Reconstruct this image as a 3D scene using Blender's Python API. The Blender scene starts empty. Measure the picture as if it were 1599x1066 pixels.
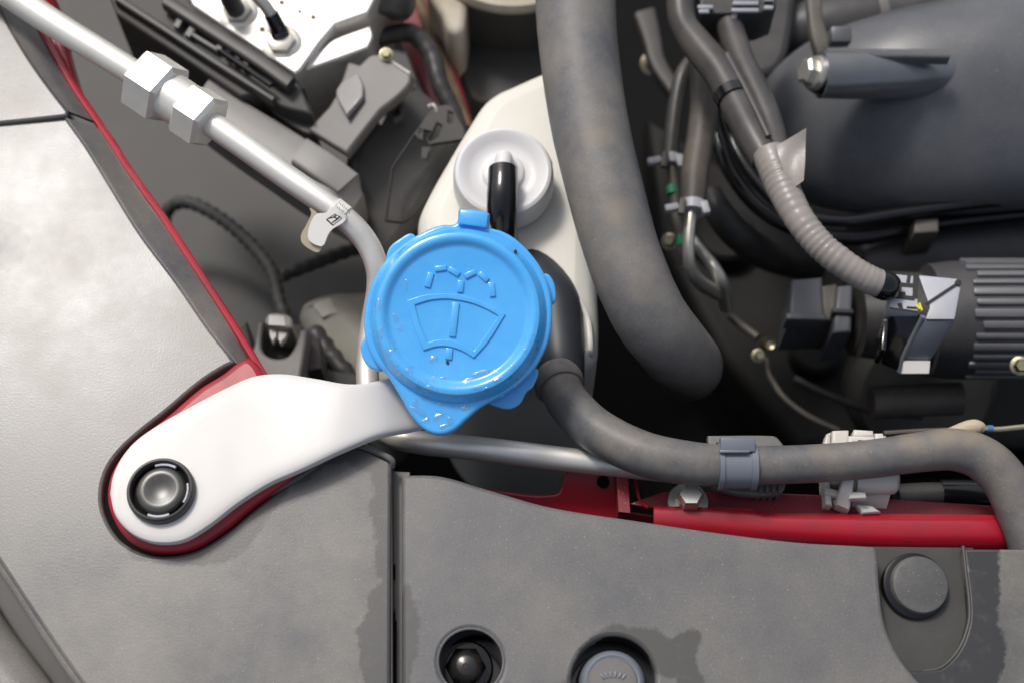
import bpy, bmesh, math, random
from mathutils import Vector as V, Matrix, noise
random.seed(7)
sc = bpy.context.scene
COL = sc.collection
R = math.radians

# ---------------------------------------------------------------- camera
LENS, TILT, DIST = 50.0, R(25), 0.50
cd = bpy.data.cameras.new('camera')
cam = bpy.data.objects.new('camera', cd)
COL.objects.link(cam)
cam.location = (0, -DIST*math.sin(TILT), DIST*math.cos(TILT))
cam.rotation_euler = (TILT, 0, 0)
cd.lens = LENS; cd.sensor_width = 36; cd.sensor_fit = 'HORIZONTAL'
cd.clip_start = 0.01; cd.clip_end = 60
cd.dof.use_dof = True; cd.dof.focus_distance = 0.487; cd.dof.aperture_fstop = 9.0
sc.camera = cam

# ---------------------------------------------------------------- sky, sun, exposure
SUN = V((-0.328, 0.482, 0.880)).normalized()
w = bpy.data.worlds.new('World'); sc.world = w; w.use_nodes = True
nt = w.node_tree; bg = nt.nodes['Background']
sky = nt.nodes.new('ShaderNodeTexSky'); sky.sky_type = 'NISHITA'; sky.sun_disc = False
sky.sun_elevation = math.asin(SUN.z); sky.sun_rotation = math.atan2(SUN.x, SUN.y) % (2*math.pi)
sky.dust_density = 4.0; sky.air_density = 1.0
hs = nt.nodes.new('ShaderNodeHueSaturation'); hs.inputs['Saturation'].default_value = 0.6
nt.links.new(sky.outputs[0], hs.inputs['Color']); nt.links.new(hs.outputs[0], bg.inputs['Color'])
bg.inputs['Strength'].default_value = 0.095
sd = bpy.data.lights.new('sun', 'SUN'); sd.energy = 1.35; sd.angle = R(12); sd.color = (1.0, 0.96, 0.90)
so = bpy.data.objects.new('sun', sd); COL.objects.link(so)
so.rotation_euler = SUN.to_track_quat('Z', 'Y').to_euler()
sc.view_settings.view_transform = 'Standard'; sc.view_settings.look = 'None'
sc.view_settings.exposure = 0.55; sc.view_settings.gamma = 1
sc.cycles.use_denoising = True
sc.cycles.max_bounces = 8

# ---------------------------------------------------------------- measuring helpers
CAM = V(cam.location); FX = 1599*LENS/36
RIGHT = V((1, 0, 0)); UP = V((0, math.cos(TILT), math.sin(TILT))); FWD = V((0, math.sin(TILT), -math.cos(TILT)))
def ray(x, y): return (FWD*FX + RIGHT*(x-799.5) + UP*(533-y)).normalized()
def P(x, y, z):
    d = ray(x, y); return CAM + d*((z-CAM.z)/d.z)
def px(r, p): return r*(p-CAM).dot(FWD)/FX          # r photo pixels at the distance of p, in metres
class Frame:                                          # a plane with its own axes
    def __init__(s, o, n=V((0, 0, 1)), xdir=V((1, 0, 0))):
        s.o = V(o); s.n = V(n).normalized(); s.v = s.n.cross(V(xdir)).normalized(); s.u = s.v.cross(s.n)
    def uv(s, x, y):
        d = ray(x, y); t = (s.o-CAM).dot(s.n)/d.dot(s.n); q = CAM+d*t-s.o
        return q.dot(s.u), q.dot(s.v)
    def w(s, a, b, c=0.0): return s.o+s.u*a+s.v*b+s.n*c
    def up(s, h): return Frame(s.o+s.n*h, s.n, s.u)
def H(z): return Frame((0, 0, z))

# ---------------------------------------------------------------- geometry helpers: each returns (verts, faces)
def smooth_poly(pts, per=7):                          # (x,y) smooth, (x,y,1) corner
    n = len(pts); out = []
    P2 = [V((p[0], p[1])) for p in pts]; cor = [len(p) > 2 for p in pts]
    for i in range(n):
        a, b = P2[i], P2[(i+1) % n]; L = (b-a).length
        if cor[i] and cor[(i+1) % n]: out.append(a); continue
        def tan(j):
            if cor[j]: return None
            t = P2[(j+1) % n]-P2[j-1]
            return t.normalized()*L if t.length else None
        ta, tb = tan(i), tan((i+1) % n)
        ta = (b-a) if ta is None else ta; tb = (b-a) if tb is None else tb
        for k in range(per):
            s = k/per; s2, s3 = s*s, s*s*s
            out.append(a*(2*s3-3*s2+1)+ta*(s3-2*s2+s)+b*(-2*s3+3*s2)+tb*(s3-s2))
    return out
def circle_pts(cx, cy, r, n=48, ry=None):
    ry = ry or r
    return [(cx+r*math.cos(2*math.pi*k/n), cy+ry*math.sin(2*math.pi*k/n)) for k in range(n)]
class Flat(tuple): pass                               # a face shaded flat
def plate_uv(outer, holes, fr, thick, bev):
    cu = bpy.data.curves.new('tmp', 'CURVE'); cu.dimensions = '2D'; cu.fill_mode = 'BOTH'
    bev = min(bev, thick*0.49)
    cu.extrude = thick/2-bev; cu.bevel_depth = bev; cu.bevel_resolution = 2; cu.offset = -bev
    def area(q): return sum(q[i-1][0]*q[i][1]-q[i][0]*q[i-1][1] for i in range(len(q)))
    for k, q in enumerate([outer]+list(holes)):
        q = list(q)
        if (area(q) > 0) != (k == 0): q.reverse()
        s = cu.splines.new('POLY'); s.points.add(len(q)-1); s.use_cyclic_u = True
        for i, c in enumerate(q): s.points[i].co = (c[0], c[1], 0, 1)
    o = bpy.data.objects.new('tmp', cu); COL.objects.link(o)
    me = bpy.data.meshes.new_from_object(o)
    vs = [fr.w(v.co.x, v.co.y, v.co.z-thick/2) for v in me.vertices]
    fs = [Flat(p.vertices) if abs(p.normal.z) > .999 else tuple(p.vertices) for p in me.polygons]
    bpy.data.objects.remove(o); bpy.data.curves.remove(cu); bpy.data.meshes.remove(me)
    return vs, fs
def plate(pts, fr, thick, bev=0.001, holes=(), per=7):
    o = [fr.uv(*p) for p in smooth_poly(pts, per)]
    hs_ = [[fr.uv(p[0], p[1]) for p in h] for h in holes]
    return plate_uv(o, hs_, fr, thick, bev)
def path(pts, sub=8):                                 # Catmull-Rom through 4-vectors
    q = [V(p) for p in pts]; out = []
    for i in range(len(q)-1):
        p0 = q[i-1] if i else q[0]*2-q[1]; p1, p2 = q[i], q[i+1]; p3 = q[i+2] if i+2 < len(q) else p2*2-p1
        for k in range(sub):
            t = k/sub
            out.append(0.5*((2*p1)+(p2-p0)*t+(2*p0-5*p1+4*p2-p3)*t*t+(3*p1-p0-3*p2+p3)*t*t*t))
    out.append(q[-1]); return out
def tube_w(pts, seg=20, sub=8, rfun=None, closed=False, ellipse=1.0, cap=True):   # world (x,y,z,r)
    c = path(pts, sub) if sub > 1 else [V(p) for p in pts]
    cen = [V(p[:3]) for p in c]; n = len(cen); vs = []; fs = []
    L = [0.0]
    for i in range(1, n): L.append(L[-1]+(cen[i]-cen[i-1]).length)
    nrm = None
    for i in range(n):
        t = (cen[min(i+1, n-1)]-cen[max(i-1, 0)]).normalized()
        if nrm is None:
            a = V((0, 0, 1)) if abs(t.z) < .9 else V((1, 0, 0)); nrm = (a-t*a.dot(t)).normalized()
        else: nrm = (nrm-t*nrm.dot(t)).normalized()
        b = t.cross(nrm); r = c[i][3]
        if rfun: r *= rfun(L[i], i/(n-1))
        for k in range(seg):
            a = 2*math.pi*k/seg; vs.append(cen[i]+nrm*(r*ellipse*math.cos(a))+b*(r*math.sin(a)))
    for i in range(n-1):
        for k in range(seg):
            fs.append((i*seg+k, i*seg+(k+1) % seg, (i+1)*seg+(k+1) % seg, (i+1)*seg+k))
    if cap: fs.append(tuple(range(seg))[::-1]); fs.append(tuple((n-1)*seg+k for k in range(seg)))
    return vs, fs
def W4(p):
    q = P(p[0], p[1], p[2]); return (q.x, q.y, q.z, px(p[3], q))
def tube(pts, **k): return tube_w([W4(p) for p in pts], **k)
def resample(pts, step, sub=16):                      # equal steps along the path (for corrugations)
    c = path([W4(p) for p in pts], sub); out = [c[0]]; acc = 0
    for a, b in zip(c, c[1:]):
        d = (V(b[:3])-V(a[:3])).length; pos = step-acc
        while pos <= d: out.append(a.lerp(b, pos/d)); pos += step
        acc = (acc+d) % step if pos > d else 0
        acc = d-(pos-step)
    return out
def lathe(prof, fr, seg=40, cap=True):               # profile (r, height) about fr.n
    vs = []; fs = []
    for r, h in prof:
        for k in range(seg):
            a = 2*math.pi*k/seg
            vs.append(fr.w(r*math.cos(a), r*math.sin(a), h))
    m = len(prof)
    for i in range(m-1):
        for k in range(seg):
            fs.append((i*seg+k, (i+1)*seg+k, (i+1)*seg+(k+1) % seg, i*seg+(k+1) % seg))
    if cap and prof[0][0] > 1e-6: fs.append(tuple(range(seg)))
    if cap and prof[-1][0] > 1e-6: fs.append(tuple((m-1)*seg+k for k in range(seg))[::-1])
    return vs, fs
def rlathe(prof, fr, seg=40): return lathe(prof, fr, seg)
def box(fr, c, h, bev=0.0005, rot=0.0):               # centre and half sizes in the frame's axes
    bm = bmesh.new(); bmesh.ops.create_cube(bm, size=2)
    M = Matrix.Rotation(rot, 3, 'Z')
    for v in bm.verts: v.co = V((v.co.x*h[0], v.co.y*h[1], v.co.z*h[2]))
    if bev: bmesh.ops.bevel(bm, geom=list(bm.edges), offset=min(bev, min(h)*.8), segments=2, profile=.5, affect='EDGES')
    bm.verts.index_update()
    vs = []
    for v in bm.verts:
        q = M @ v.co; vs.append(fr.w(q.x+c[0], q.y+c[1], q.z+c[2]))
    fs = [tuple(v.index for v in f.verts) for f in bm.faces]; bm.free()
    return vs, fs
def bolt(fr, r, h, flange=1.35, dome=.25):            # hexagon head with flange, along fr.n
    a = lathe([(0, h), (r*.80, h), (r*.97, h*.88), (r, h*.7), (r, 0.0)], fr, 6)
    b = lathe([(r*.98, h*.18), (r*flange, h*.12), (r*flange, -h*.12), (r*.5, -h*.12)], fr, 28)
    return join(a, b)
def band(up, lo, zs, thick, nacross=12, sub=8, e=0.35):   # a bar between two photo outlines, rounded across
    a = path([V((x, y, z, 0)) for (x, y), z in zip(up, zs)], sub); b = path([V((x, y, z, 0)) for (x, y), z in zip(lo, zs)], sub)
    vs = []; fs = []; m = 2*nacross; n = len(a)
    for p, q in zip(a, b):
        A = P(p.x, p.y, p.z); B = P(q.x, q.y, q.z); c = (A+B)/2; d = (A-B)/2
        for k in range(m):
            t = 2*math.pi*k/m; cs, sn = math.cos(t), math.sin(t)
            u = math.copysign(abs(cs)**e, cs); hgt = math.copysign(abs(sn)**e, sn)
            vs.append(c+d*u+V((0, 0, 1))*(thick/2*(hgt-1)))
    for i in range(n-1):
        for k in range(m): fs.append((i*m+k, i*m+(k+1) % m, (i+1)*m+(k+1) % m, (i+1)*m+k))
    fs.append(tuple(range(m))[::-1]); fs.append(tuple((n-1)*m+k for k in range(m)))
    return vs, fs
def block(top, ztop, bot, zbot):                      # prism between two photo polygons at two heights
    n = len(top)
    zt = ztop if isinstance(ztop, (list, tuple)) else [ztop]*n
    zb = zbot if isinstance(zbot, (list, tuple)) else [zbot]*n
    vs = [P(x, y, z) for (x, y), z in zip(top, zt)]+[P(x, y, z) for (x, y), z in zip(bot, zb)]
    fs = [tuple(range(n)), tuple(range(2*n-1, n-1, -1))]
    for i in range(n): fs.append((i, (i+1) % n, n+(i+1) % n, n+i))
    return vs, fs
def soften(g, b=.0004):
    bm = bmesh.new(); vv = [bm.verts.new(v) for v in g[0]]
    for f in g[1]: bm.faces.new([vv[i] for i in f])
    bmesh.ops.recalc_face_normals(bm, faces=bm.faces)
    bmesh.ops.bevel(bm, geom=list(bm.edges), offset=b, segments=2, profile=.5, affect='EDGES', clamp_overlap=True)
    bm.verts.index_update(); r = [v.co.copy() for v in bm.verts], [tuple(v.index for v in f.verts) for f in bm.faces]; bm.free(); return r
def drop(top, z, depth):                              # photo polygon at height z extruded straight down
    vs = [P(x, y, z) for x, y in top]; n = len(vs); vs += [v-V((0, 0, depth)) for v in vs]
    fs = [tuple(range(n)), tuple(range(2*n-1, n-1, -1))]+[(i, (i+1) % n, n+(i+1) % n, n+i) for i in range(n)]
    return vs, fs
def strip(rows, thick):                               # smooth sheet through rows of (x,y,z), solid
    n = len(rows[0]); S = [path([V((x, y, z, 0)) for x, y, z in r], 6) for r in rows]
    g = [[P(p.x, p.y, p.z) for p in r] for r in S]; m = len(g[0])
    g2 = []
    for j in range(m):
        col = path([V((*g[i][j], 0)) for i in range(len(g))], 5); g2.append([V(p[:3]) for p in col])
    K = len(g2[0]); vs = []
    for c in g2: vs += c
    for c in g2: vs += [p-V((0, 0, thick)) for p in c]
    N = m*K; fs = []
    for j in range(m-1):
        for k in range(K-1):
            q = (j*K+k, j*K+k+1, (j+1)*K+k+1, (j+1)*K+k); fs.append(q); fs.append(tuple(N+i for i in reversed(q)))
    rim = [j*K for j in range(m)]+[(m-1)*K+k for k in range(1, K)]+[j*K+K-1 for j in range(m-2, -1, -1)]+[k for k in range(K-2, 0, -1)]
    for i in range(len(rim)): a, b = rim[i], rim[(i+1) % len(rim)]; fs.append((a, b, N+b, N+a))
    return vs, fs
def join(*gs):
    vs = []; fs = []
    for a, b in gs:
        n = len(vs); vs += a; fs += [type(f)(i+n for i in f) for f in b]
    return vs, fs
def text_geo(body, fr, cx, cy, size, rot, depth=0.00008):
    cu = bpy.data.curves.new('tmp', 'FONT'); cu.body = body; cu.size = size; cu.align_x = 'CENTER'; cu.align_y = 'CENTER'
    cu.extrude = depth; cu.offset = size*.012
    o = bpy.data.objects.new('tmp', cu); COL.objects.link(o); bpy.context.view_layer.update()
    me = bpy.data.meshes.new_from_object(o); u0, v0 = fr.uv(cx, cy); c, s = math.cos(rot), math.sin(rot)
    vs = [fr.w(u0+c*v.co.x-s*v.co.y, v0+s*v.co.x+c*v.co.y, v.co.z) for v in me.vertices]
    fs = [tuple(p.vertices) for p in me.polygons]
    bpy.data.objects.remove(o); bpy.data.curves.remove(cu); bpy.data.meshes.remove(me); return vs, fs

# ---------------------------------------------------------------- objects
def mesh_of(name, geo, origin, angle=32):
    me = bpy.data.meshes.new(name); me.from_pydata([v-origin for v in geo[0]], [], geo[1])
    fa = me.attributes.new('flat', 'BOOLEAN', 'FACE'); fa.data.foreach_set('value', [isinstance(f, Flat) for f in geo[1]]); me.validate()
    bm = bmesh.new(); bm.from_mesh(me); bmesh.ops.remove_doubles(bm, verts=bm.verts, dist=1e-6)
    bmesh.ops.recalc_face_normals(bm, faces=bm.faces); bm.to_mesh(me); bm.free()
    me.shade_smooth(); me.set_sharp_from_angle(angle=R(angle))
    for p, f in zip(me.polygons, me.attributes['flat'].data):
        if f.value: p.use_smooth = False
    me.attributes.remove(me.attributes['flat']); return me
ORG = {}
def thing(name, label, cat, at, group=None):
    o = bpy.data.objects.new(name, None); COL.objects.link(o); o.location = at; o.empty_display_size = .01
    o['label'] = label; o['category'] = cat
    if group: o['group'] = group
    ORG[o.name] = V(at); return o
def part(name, geo, mat, parent, label=None, angle=32, kind=None):
    org = ORG[parent.name]; o = bpy.data.objects.new(name, mesh_of(name, geo, org, angle)); COL.objects.link(o)
    o.parent = parent; o.data.materials.append(mat); ORG[o.name] = org
    if label: o['label'] = label
    if kind: o['kind'] = kind
    return o
def solo(name, geo, mat, label, cat, group=None, kind=None, angle=32):
    lo = min(geo[0], key=lambda v: v.z); c = sum(geo[0], V((0, 0, 0)))/len(geo[0]); org = V((c.x, c.y, lo.z))
    o = bpy.data.objects.new(name, mesh_of(name, geo, org, angle)); COL.objects.link(o); o.location = org
    o.data.materials.append(mat); ORG[o.name] = org
    if kind: o['kind'] = kind
    if label: o['label'] = label
    if cat: o['category'] = cat
    if group: o['group'] = group
    return o

# ---------------------------------------------------------------- materials
def lin(c): return tuple((x/255/12.92 if x/255 <= .04045 else ((x/255+.055)/1.055)**2.4) for x in c)
def mat(name, col, rough=.5, metal=0.0, dust=None, damt=.5, dscale=60, grain=None, gstr=.15, coat=0.0, spec=.5,
        specks=0.0, sss=0.0, trans=0.0, ior=1.45, rvar=.0, fine=0.0, wet=None, wetcol=None, wsoft=.0006):
    m = bpy.data.materials.new(name); m.use_nodes = True; t = m.node_tree; b = t.nodes['Principled BSDF']
    N = t.nodes.new; L = t.links.new
    b.inputs['Base Color'].default_value = (*col, 1); b.inputs['Roughness'].default_value = rough
    b.inputs['Metallic'].default_value = metal; b.inputs['Coat Weight'].default_value = coat; b.inputs['Coat Roughness'].default_value = .08
    b.inputs['Specular IOR Level'].default_value = spec; b.inputs['IOR'].default_value = ior
    b.inputs['Transmission Weight'].default_value = trans
    if sss:
        b.inputs['Subsurface Weight'].default_value = sss; b.inputs['Subsurface Radius'].default_value = (1, .9, .8)
        b.inputs['Subsurface Scale'].default_value = .004
    geo = N('ShaderNodeNewGeometry'); pos = geo.outputs['Position']
    def nz(scale, detail=4, rg=.55):
        n = N('ShaderNodeTexNoise'); n.inputs['Scale'].default_value = scale; n.inputs['Detail'].default_value = detail
        n.inputs['Roughness'].default_value = rg; L(pos, n.inputs['Vector']); return n.outputs['Fac']
    def ramp(v, a, c):
        r = N('ShaderNodeMapRange'); r.inputs['From Min'].default_value = a; r.inputs['From Max'].default_value = c
        L(v, r.inputs['Value']); return r.outputs['Result']
    def math_(op, a, c):
        n = N('ShaderNodeMath'); n.operation = op
        for i, q in enumerate((a, c)):
            if isinstance(q, (int, float)): n.inputs[i].default_value = q
            else: L(q, n.inputs[i])
        return n.outputs[0]
    def mix(f, a, c):
        n = N('ShaderNodeMix'); n.data_type = 'RGBA'; L(f, n.inputs[0])
        for i, q in ((6, a), (7, c)):
            if isinstance(q, tuple): n.inputs[i].default_value = (*q, 1)
            else: L(q, n.inputs[i])
        return n.outputs[2]
    colr = (col[0], col[1], col[2]); cur = None
    if dust:
        f = ramp(nz(dscale, 6, .62), .38, .66); f2 = ramp(nz(dscale*9, 4, .6), .25, .8)
        f = math_('MULTIPLY', math_('ADD', math_('MULTIPLY', f, .75), math_('MULTIPLY', f2, .25)), damt)
        cur = mix(f, colr, dust); dustf = f
        rr = math_('ADD', rough, math_('MULTIPLY', f, .12)); L(rr, b.inputs['Roughness'])
    if fine:
        g = ramp(nz(1300, 4, .7), .25, .75); n_ = N('ShaderNodeMix'); n_.data_type = 'RGBA'; n_.blend_type = 'MULTIPLY'; n_.inputs[0].default_value = 1
        L(cur, n_.inputs[6]); L(mix(g, (1-fine,)*3, (1+fine,)*3), n_.inputs[7]); cur = n_.outputs[2]
    if specks:
        s = ramp(nz(1400, 2, .5), .70-specks*.05, .74)
        cur = mix(math_('MULTIPLY', s, .55), cur if cur is not None else colr, (.45, .42, .36))
    if wet:
        d = None
        for (x, y, z, r) in wet:
            v = N('ShaderNodeVectorMath'); v.operation = 'DISTANCE'; L(pos, v.inputs[0]); v.inputs[1].default_value = (x, y, z)
            e = math_('SUBTRACT', v.outputs['Value'], r); d = e if d is None else math_('MINIMUM', d, e)
        d = math_('ADD', d, math_('ADD', math_('MULTIPLY', math_('SUBTRACT', nz(90, 2, .5), .5), .008), math_('MULTIPLY', math_('SUBTRACT', nz(600, 3, .6), .5), .003)))
        f = math_('MULTIPLY', ramp(d, wsoft, -wsoft), ramp(nz(200, 4), -.3, .45))
        cur = mix(f, cur if cur is not None else colr, wetcol)
        if not dust: L(math_('SUBTRACT', rough, math_('MULTIPLY', f, .1)), b.inputs['Roughness'])
    if cur is not None: L(cur, b.inputs['Base Color'])
    if rvar and not dust:
        L(math_('ADD', rough-rvar/2, math_('MULTIPLY', nz(120, 5), rvar)), b.inputs['Roughness'])
    if grain:
        bp = N('ShaderNodeBump'); bp.inputs['Strength'].default_value = gstr; bp.inputs['Distance'].default_value = .00012
        L(nz(grain, 3, .6), bp.inputs['Height']); L(bp.outputs[0], b.inputs['Normal'])
    return m

def wpx(lst, z=0.0):
    o = []
    for x, y, r in lst: q = P(x, y, z); o.append((q.x, q.y, q.z, px(r, q)))
    return o
def wline(*lines):
    o = []
    for ln in lines:
        for a, b in zip(ln, ln[1:] if len(ln) > 1 else ln):
            n = max(1, int(math.hypot(a[0]-b[0], a[1]-b[1])/(.55*min(a[2], b[2]))))
            o += [tuple(a[k]+(b[k]-a[k])*i/n for k in range(3)) for i in range(n)]
        o.append(ln[-1])
    return o
WET_FENDER = wpx(wline([(0, 385, 44)], [(220, 862, 14), (300, 858, 26), (345, 850, 34), (380, 812, 36), (404, 790, 18), (450, 755, 12), (500, 722, 12), (545, 706, 14), (592, 724, 16), (600, 770, 15), (603, 800, 22), (606, 850, 24), (604, 905, 12), (602, 940, 26), (588, 985, 30), (600, 1070, 30)]))
WET_COVER = wpx(wline([(634, 920, 8), (632, 960, 16), (634, 1000, 24), (630, 1070, 12)], [(900, 1075, 20), (925, 1020, 20), (970, 1000, 28), (1010, 1016, 36), (1040, 1040, 26), (1066, 1020, 22), (1086, 990, 10)], [(1066, 1020, 22), (1080, 1080, 22)]))
WET_END = wpx(wline([(1532, 850, 30), (1534, 920, 28), (1530, 980, 34), (1534, 1030, 40), (1510, 1070, 50), (1450, 1090, 46)]), -.005)

M = {}
M['cover'] = mat('dusty_cover_plastic', (.100, .101, .106), .36, dust=(.215, .199, .170), damt=.6, dscale=20, grain=1500, gstr=.32, fine=.20, specks=.4, wet=WET_COVER, wetcol=(.072, .070, .066))
M['fender'] = mat('dusty_fender_plastic', (.100, .101, .106), .255, dust=(.225, .207, .176), damt=.78, dscale=22, grain=1300, gstr=.24, fine=.18, specks=.4, wet=WET_FENDER, wetcol=(.080, .078, .074))
M['end'] = mat('dark_cover_plastic', (.085, .085, .086), .45, dust=(.20, .187, .16), damt=.7, dscale=30, grain=1500, gstr=.3, fine=.18, specks=.2, wet=WET_END, wetcol=(.030, .031, .034))
M['pocket'] = mat('brown_black_plastic', (.042, .041, .038), .5, dust=(.070, .067, .060), damt=.6, dscale=60, grain=1800, gstr=.3, fine=.1)
M['black'] = mat('black_plastic', (.032, .031, .031), .42, dust=(.085, .08, .072), damt=.55, dscale=90, grain=2600, gstr=.12)
M['gloss'] = mat('glossy_black', (.008, .008, .009), .16, rvar=.1, coat=.3)
M['grey'] = mat('grey_plastic', (.125, .120, .117), .42, dust=(.20, .19, .175), damt=.6, dscale=60, grain=2600, gstr=.15)
M['slate'] = mat('slate_sleeve', (.026, .029, .036), .42, dust=(.05, .052, .06), damt=.5, dscale=60)
M['duct'] = mat('hazed_duct', (.20, .195, .188), .42, dust=(.28, .268, .25), damt=.6, dscale=60, grain=1200, gstr=.15)  # grey plastic lightened to carry the haze lying over it
M['tabm'] = mat('bracket_highlight', (.27, .265, .265), .4, .3, dust=(.22, .21, .205), damt=.6, dscale=60)  # pale tone painted for the highlight on the grey bracket
M['white2'] = mat('white_retainer', (.62, .595, .55), .4, sss=.2, dust=(.5, .46, .40), damt=.6, dscale=80)
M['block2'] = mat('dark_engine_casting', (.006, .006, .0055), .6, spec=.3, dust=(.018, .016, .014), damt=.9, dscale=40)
M['boltb'] = mat('black_oxide_bolt', (.09, .085, .08), .22, .8, rvar=.1)
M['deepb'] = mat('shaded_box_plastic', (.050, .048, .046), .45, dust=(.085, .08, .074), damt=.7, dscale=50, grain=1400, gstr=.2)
M['sockm'] = mat('dim_socket', (.095, .102, .116), .42, dust=(.08, .08, .08), damt=.5, dscale=80)
M['faint'] = mat('faint_conduit', (.046, .044, .042), .6)
M['finm'] = mat('fin_metal', (.155, .157, .167), .35, .2, dust=(.13, .125, .12), damt=.6, dscale=80)
M['deep'] = mat('hazed_deep_plastic', (.042, .041, .038), .55, dust=(.080, .076, .069), damt=.8, dscale=40)  # lens haze over the left bay is put into this grey
M['bay'] = mat('bay_shade', (.004, .004, .004), .8, spec=.15, dust=(.009, .0085, .008), damt=.8, dscale=30)  # shade of the enclosed bay is put into this near-black
M['blue'] = mat('blue_cap_plastic', lin((72, 168, 238)), .22, coat=.5, dust=lin((94, 184, 244)), damt=.75, dscale=42, grain=420, gstr=.10)
M['white'] = mat('white_polypropylene', (.66, .64, .615), .38, sss=.25, dust=(.60, .565, .52), damt=.45, dscale=22, grain=700, gstr=.06)
M['tank'] = mat('translucent_tank', (.72, .70, .645), .42, sss=.35, dust=(.67, .635, .56), damt=.7, dscale=35, grain=900, gstr=.05)
M['tankcap'] = mat('milky_cap', (.69, .68, .67), .32, sss=.35, dust=(.66, .66, .69), damt=.6, dscale=60)
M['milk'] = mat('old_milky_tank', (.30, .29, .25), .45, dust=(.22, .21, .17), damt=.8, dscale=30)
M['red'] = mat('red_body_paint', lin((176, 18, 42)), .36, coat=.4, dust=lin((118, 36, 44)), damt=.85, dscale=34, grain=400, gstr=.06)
M['redd'] = mat('dusty_shaded_red', lin((132, 22, 38)), .5, coat=.2, dust=lin((92, 44, 44)), damt=.9, dscale=45, specks=.2)  # darker red for dust, and for the shade on walls and folds
M['alu'] = mat('aluminium', (.86, .84, .79), .40, .62, dust=(.72, .68, .59), damt=.8, dscale=90, grain=1200, gstr=.12)
M['block'] = mat('cast_aluminium', (.78, .76, .73), .42, .75, dust=(.66, .62, .56), damt=.6, dscale=90, grain=1300, gstr=.1)
M['steel'] = mat('zinc_steel', (.66, .64, .58), .32, .75, rvar=.2, dust=(.48, .45, .36), damt=.6, dscale=200)
M['brass'] = mat('yellow_zinc', (.55, .50, .34), .35, 1.0, dust=(.35, .32, .2), damt=.6, dscale=200)
M['rubber'] = mat('dusty_rubber', (.080, .087, .100), .44, dust=(.265, .225, .175), damt=.75, dscale=34, grain=1300, gstr=.3, fine=.12, specks=.15, wet=wpx([(1420, 680, 14), (1480, 672, 18), (1520, 682, 12), (880, 600, 14), (930, 650, 10), (1280, 692, 10)], .0), wetcol=(.235, .195, .145), wsoft=.004)
M['hose'] = mat('hose_rubber', (.095, .099, .110), .5, dust=(.260, .232, .195), damt=.85, dscale=24, grain=1200, gstr=.35, fine=.14, specks=.25, wet=wpx([(1010, 440, 26), (1040, 505, 30), (1085, 560, 34), (1110, 600, 40), (965, 330, 14), (930, 215, 12)], .012), wetcol=(.250, .205, .150), wsoft=.006)
M['thin'] = mat('brown_hose_rubber', (.075, .067, .058), .46, dust=(.165, .145, .118), damt=.8, dscale=60)
M['tape'] = mat('black_tape', (.048, .046, .047), .34, dust=(.125, .112, .10), damt=.6, dscale=50, grain=900, gstr=.5)
M['conduit'] = mat('grey_conduit_tape', (.31, .278, .255), .28, dust=(.22, .195, .172), damt=.75, dscale=80, grain=900, gstr=.5)
M['manifold'] = mat('manifold_plastic', (.078, .083, .093), .34, dust=(.145, .146, .150), damt=.6, dscale=24, grain=1300, gstr=.3, fine=.10, specks=.1)
M['shell'] = mat('boss_sheen_grey', (.20, .205, .22), .22, .45, dust=(.15, .15, .155), damt=.5, dscale=80, grain=700, gstr=.2)  # paler base puts the boss's sky sheen into its colour
M['clip'] = mat('blue_grey_clip', (.17, .185, .215), .3, rvar=.12)
M['cream'] = mat('cream_primer', (.55, .50, .42), .5, dust=(.35, .29, .2), damt=.7, dscale=60)
M['rust'] = mat('rusty_ring', (.22, .15, .08), .7, dust=(.12, .09, .06), damt=.9, dscale=120, grain=800, gstr=.4)
M['conn'] = mat('pale_connector', (.42, .43, .47), .4, rvar=.1, dust=(.36, .355, .36), damt=.5, dscale=120)
M['connf'] = mat('slate_connector', (.17, .185, .215), .35, dust=(.14, .15, .165), damt=.5, dscale=90)
M['motor'] = mat('ribbed_housing', (.060, .060, .064), .4, .2, dust=(.11, .10, .092), damt=.7, dscale=50)
M['paper'] = mat('label_paper', (.80, .77, .72), .5)
M['tan'] = mat('tan_paper', (.48, .40, .29), .6, dust=(.40, .33, .24), damt=.5, dscale=90)
M['ink'] = mat('label_ink', (.02, .02, .02), .6)
M['yellow'] = mat('yellow_ink', (.65, .62, .05), .5)
M['greenp'] = mat('green_paint_mark', (.03, .30, .14), .5)
M['bluep'] = mat('blue_paint_mark', (.05, .16, .35), .5)
M['water'] = bpy.data.materials.new('water')
_t = M['water']; _t.use_nodes = True; _n = _t.node_tree; _n.nodes.remove(_n.nodes['Principled BSDF'])
_a = _n.nodes.new('ShaderNodeBsdfTransparent'); _b = _n.nodes.new('ShaderNodeBsdfGlossy'); _b.inputs['Roughness'].default_value = .05
_x = _n.nodes.new('ShaderNodeMixShader'); _x.inputs[0].default_value = .10
_n.links.new(_a.outputs[0], _x.inputs[1]); _n.links.new(_b.outputs[0], _x.inputs[2]); _n.links.new(_x.outputs[0], _n.nodes['Material Output'].inputs['Surface'])
M['pin'] = mat('clip_pin_plastic', (.030, .031, .030), .24, dust=(.070, .070, .062), damt=.6, dscale=100)

# ================================================================ SETTING
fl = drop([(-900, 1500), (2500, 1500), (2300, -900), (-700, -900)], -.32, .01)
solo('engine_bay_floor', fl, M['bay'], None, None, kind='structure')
solo('bay_front_wall', join(box(H(0), (0, -.175, -.20), (.6, .004, .19), 0)), M['bay'], None, None, kind='structure')

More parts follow.
